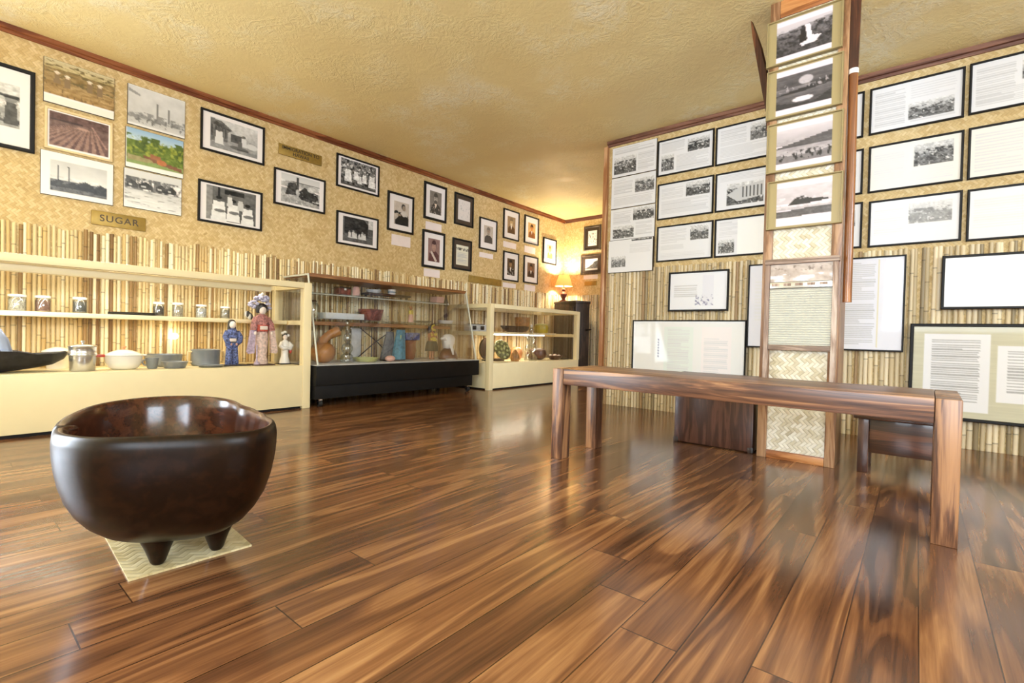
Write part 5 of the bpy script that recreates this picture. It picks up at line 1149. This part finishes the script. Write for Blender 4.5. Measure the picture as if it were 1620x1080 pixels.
# floor of the far case
t = thing('shell_turtle', 'mottled green tortoise shell leaning at the near end of the far cream case', 'shell', (-3.70, 4.27, ZG))
LM = Matrix.Rotation(math.radians(62), 4, 'Y') @ Matrix.Rotation(.25, 4, 'X')
b_ = MB(); b_.ell((-3.70, 4.27, ZG + .135), (.125, .108, .04), 24, 14, LM); b_.build('shell_dome', M['olive'], t)
b_ = MB(); r = random.Random(8)
for i in range(16):
    a = i * 2.399; rr = .028 * math.sqrt(i); v = LM @ Vector((rr * 1.1, rr * .95 * 1.0, 0)) if False else LM @ Vector((rr * math.cos(a) * 1.05, rr * math.sin(a) * .92, .040 * math.sqrt(max(.05, 1 - (rr / .125) ** 2))))
    b_.ell((-3.70 + v.x, 4.27 + v.y, ZG + .135 + v.z), (.018, .016, .007), 8, 5, LM)
b_.build('shell_plates', M['lime'], t)
MB().box((-3.80, 4.20, ZG), (-3.72, 4.34, ZG + .03), .006).build('shell_stand', M['darkwood'], t)
t = thing('dark_disc', 'dark round wooden disc on edge just behind the corner post of the far case', 'disc', (-3.86, 4.19, ZG))
MB().tube([(-3.88, 4.19, ZG + .142), (-3.855, 4.19, ZG + .142)], .128, 32).build('disc', M['cabinet'], t)
MB().box((-3.90, 4.13, ZG), (-3.83, 4.25, ZG + .0135), .004).build('disc_stand', M['darkwood'], t)
b_ = MB(); b_.rings([ering(-3.66, 4.455, ZG + zz, rx, ry, 20) for zz, rx, ry in ((0, .045, .05), (.03, .055, .06), (.08, .045, .052), (.12, .02, .03), (.135, .008, .012))])
tag(b_.build('horned_shell', M['tan'], None, (-3.66, 4.455, ZG)), 'small tan shell beside the mottled green shell', 'shell')
x, y = -3.64, 4.735
t = thing('glass_bottle', 'tall clear glass bottle with rounded tiers and a white stopper in the far cream case', 'bottle', (x, y, ZG))
MB().lathe((x, y, ZG), [(0, 0), (.078, 0), (.084, .015), (.07, .06), (.035, .085), (.03, .10), (.07, .13), (.078, .155), (.066, .18), (.036, .20), (.04, .22), (.056, .26), (.052, .29), (.03, .32), (.016, .345), (.02, .375), (.014, .40), (0, .401)], 26).build('glass_body', M['jar_glass'], t)
MB().ell((x, y, ZG + .425), (.014, .014, .023), 12, 8).build('stopper', M['white'], t)
b_ = MB(); b_.lathe((-3.88, 4.75, ZG), [(0, 0), (.045, 0), (.07, .03), (.08, .08), (.07, .13), (.045, .155), (0, .16)], 24)
tag(b_.build('peach_jar', M['peach'], None, (-3.88, 4.75, ZG)), 'peach coloured round jar behind the tall glass bottle', 'jar')
b_ = MB(); b_.lathe((-3.74, 4.985, ZG), [(0, 0), (.07, 0), (.115, .03), (.128, .075), (.115, .12), (.08, .142), (.06, .146), (0, .146)], 28)
tag(b_.build('round_pot', M['brown_pot'], None, (-3.74, 4.985, ZG)), 'round dark brown pot right of the tall glass bottle', 'pot')
t = thing('shell_bowl', 'low brown wooden bowl holding small white shells in the far cream case', 'bowl', (-3.63, 5.235, ZG))
MB().lathe((-3.63, 5.235, ZG), [(0, 0), (.05, 0), (.095, .03), (.11, .055), (.104, .055), (.088, .034), (0, .012)], 26).build('bowl', M['brown_pot'], t)
for i in range(6):
    a = i * 1.05; MB().ell((-3.63 + .06 * math.cos(a), 5.235 + .06 * math.sin(a), ZG + .047), (.022, .024, .02), 8, 6).build('shell', M['skin_white'], t)
b_ = MB(); b_.rings([ering(-3.74, 5.40, ZG + zz, rx, ry, 18) for zz, rx, ry in ((0, .04, .06), (.02, .05, .075), (.05, .03, .05), (.066, .008, .02))])
tag(b_.build('conch_shell', M['pink'], None, (-3.74, 5.40, ZG)), 'pale pinkish shell at the right end of the far cream case', 'shell')
for x0, w, y0_ in ((-3.60, .05, 5.36),):
    b_ = MB(); b_.box((x0 - .03, y0_, ZG), (x0 + .03, y0_ + .12, ZG + .018), .004)
    tag(b_.build('wood_block', M['darkwood'], None, (x0, y0_ + .06, ZG)), 'flat dark wood block right of the bowl of shells', 'block')

# ------------------------------------------------------------------ corner cabinet and lamp
N_ = Vector((-3.62, 5.70, 0)); ang = math.atan2(.15, -.47); KM = Matrix.Translation(N_) @ Matrix.Rotation(ang, 4, 'Z')
t = thing('corner_cabinet', 'dark wooden cabinet standing in the far corner under the lamp', 'cabinet', (-3.82, 5.9, 0))
MB().box((0, -.25, 0), (.485, 0, 1.055), .004).xf(KM).build('body', M['cabinet'], t)
MB().box((-.008, -.258, 1.0555), (.493, .008, 1.09), .008).xf(KM).build('top', M['cabinet'], t)
d_ = MB().box((.03, .0005, .08), (.455, .014, 1.01), .005).xf(KM).build('door', M['cabinet'], t)
MB().ell((.07, .024, .62), (.012, .0098, .012), 10, 8).xf(KM).build('knob', M['brass'], d_)
MB().tube([(-.0, -.20, .69), (-.03, -.20, .69), (-.095, -.20, .695)], [.014, .012, .009], 10).xf(KM).build('side_peg', M['cabinet'], t)
lx, ly, lz = -3.955, 5.885, 1.0903
t = thing('table_lamp', 'lit table lamp with a tan shade on the corner cabinet', 'lamp', (lx, ly, lz))
MB().lathe((lx, ly, lz), [(0, 0), (.06, 0), (.062, .012), (.04, .022), (.022, .035), (.03, .055), (.046, .085), (.05, .11), (.036, .135), (.02, .15), (.026, .165), (.03, .18), (.018, .195), (.01, .21), (.01, .27), (0, .271)], 24).build('lamp_base', M['redbrown'], t)
sm, nt, b = base_mat('glowing_shade_cloth', 0.8, 0, 0.2)
nt.nodes.remove(b)
dn = nd(nt, 'ShaderNodeBsdfDiffuse', None, Color=c(214, 178, 136)); tn = nd(nt, 'ShaderNodeBsdfTranslucent', None, Color=c(226, 186, 140))
nt.links.new(nd(nt, 'ShaderNodeMixShader', None, _0=.38, _1=dn.outputs[0], _2=tn.outputs[0]).outputs[0], nt.nodes['Material Output'].inputs['Surface'])
n = 40; b_ = MB()
prof = [(.128, .225), (.075, .385), (.0735, .385), (.1265, .225)]
R4 = [[(lx + r_ * math.cos(2 * PI * k / n), ly + r_ * math.sin(2 * PI * k / n), lz + z_) for k in range(n)] for r_, z_ in prof]
R4.append(R4[0]); b_.rings(R4, False, False); bmesh.ops.remove_doubles(b_.bm, verts=b_.bm.verts[:], dist=1e-5)
b_.build('lamp_shade', sm, t)
MB().ell((lx, ly, lz + .30), (.024, .024, .032), 12, 10).build('bulb_glow', emit('lamp_bulb', (1, .84, .6, 1), 25), t)

# ------------------------------------------------------------------ light
def light(name, kind, loc, energy, col, size=None, rot=None, parent=None):
    l = bpy.data.lights.new(name, kind); l.energy = energy; l.color = col
    if kind == 'AREA': l.shape = 'RECTANGLE'; l.size, l.size_y = size
    elif kind == 'POINT': l.shadow_soft_size = size
    o = bpy.data.objects.new(name, l); COL.objects.link(o); o.location = loc
    if rot: o.rotation_euler = rot
    return o
DAY = (.765, 0.875, 1.0)
light('daylight_door', 'AREA', (XL - .16, (DY0 + DY1) / 2, 1.05), 260, DAY, (1.95, 1.5), (0, -PI / 2 - .3, 0))
light('daylight_window_front', 'AREA', ((WX0 + WX1) / 2, YF - .16, (WZ0 + WZ1) / 2), 200, DAY, (2.55, 1.3), (PI / 2 + .35, 0, 0))
light('daylight_window_side', 'AREA', (XE + .16, (EY0 + EY1) / 2, (EZ0 + EZ1) / 2), 150, DAY, (.68, 2.75), (0, PI / 2 + .35, 0))
light('added_fill_far', 'AREA', (XE + .16, 5.15, 1.45), 130, DAY, (1.3, 1.45), (0, PI / 2, 0))  # fill light added outside the unseen window to lift the far room
light('lamp_light', 'POINT', (lx, ly, lz + .345), 42, (1, .84, .58), .03)
light('case_tube_light', 'AREA', (-3.74, .55, .876), 5, (1, .94, .84), (2.0, .02), (0, math.radians(-25), PI / 2))
light('case_strip_light', 'AREA', (-3.815, 4.67, .585), 3.5, (1, .88, .62), (1.1, .02), (0, 0, PI / 2))
light('case_shelf_light', 'AREA', (-3.90, 1.0, .632), 1.8, (1, .82, .5), (1.4, .03), (0, 0, PI / 2))
w = bpy.data.worlds.new('sky'); S.world = w; w.use_nodes = True
w.node_tree.nodes['Background'].inputs[0].default_value = (0.85, 0.92, 1.0, 1); w.node_tree.nodes['Background'].inputs[1].default_value = 1.0

# ------------------------------------------------------------------ camera
cam = bpy.data.cameras.new('camera'); co = bpy.data.objects.new('camera', cam); COL.objects.link(co)
r_ = Vector((0.76775011, 0.64025995, 0.02503923)); u_ = Vector((-0.02888966, -0.00444896, 0.99957271)); f_ = Vector((-0.64009777, 0.76814543, -0.01508121))
co.matrix_world = Matrix(((r_.x, u_.x, -f_.x, 0), (r_.y, u_.y, -f_.y, 0), (r_.z, u_.z, -f_.z, .604), (0, 0, 0, 1)))
cam.sensor_width = 36.0; cam.sensor_fit = 'HORIZONTAL'; cam.lens = 769.1429 / 1620 * 36; cam.clip_start = .02
S.camera = co
S.view_settings.view_transform = 'Standard'; S.view_settings.look = 'None'; S.view_settings.exposure = 0.34; S.view_settings.gamma = 1.0; S.view_settings.use_curve_mapping = False
try:
    S.cycles.max_bounces = 10; S.cycles.diffuse_bounces = 5; S.cycles.glossy_bounces = 4; S.cycles.transparent_max_bounces = 24; S.cycles.caustics_reflective = False; S.cycles.caustics_refractive = False
    S.cycles.sample_clamp_indirect = 6.0; S.cycles.use_denoising = True
except Exception: pass
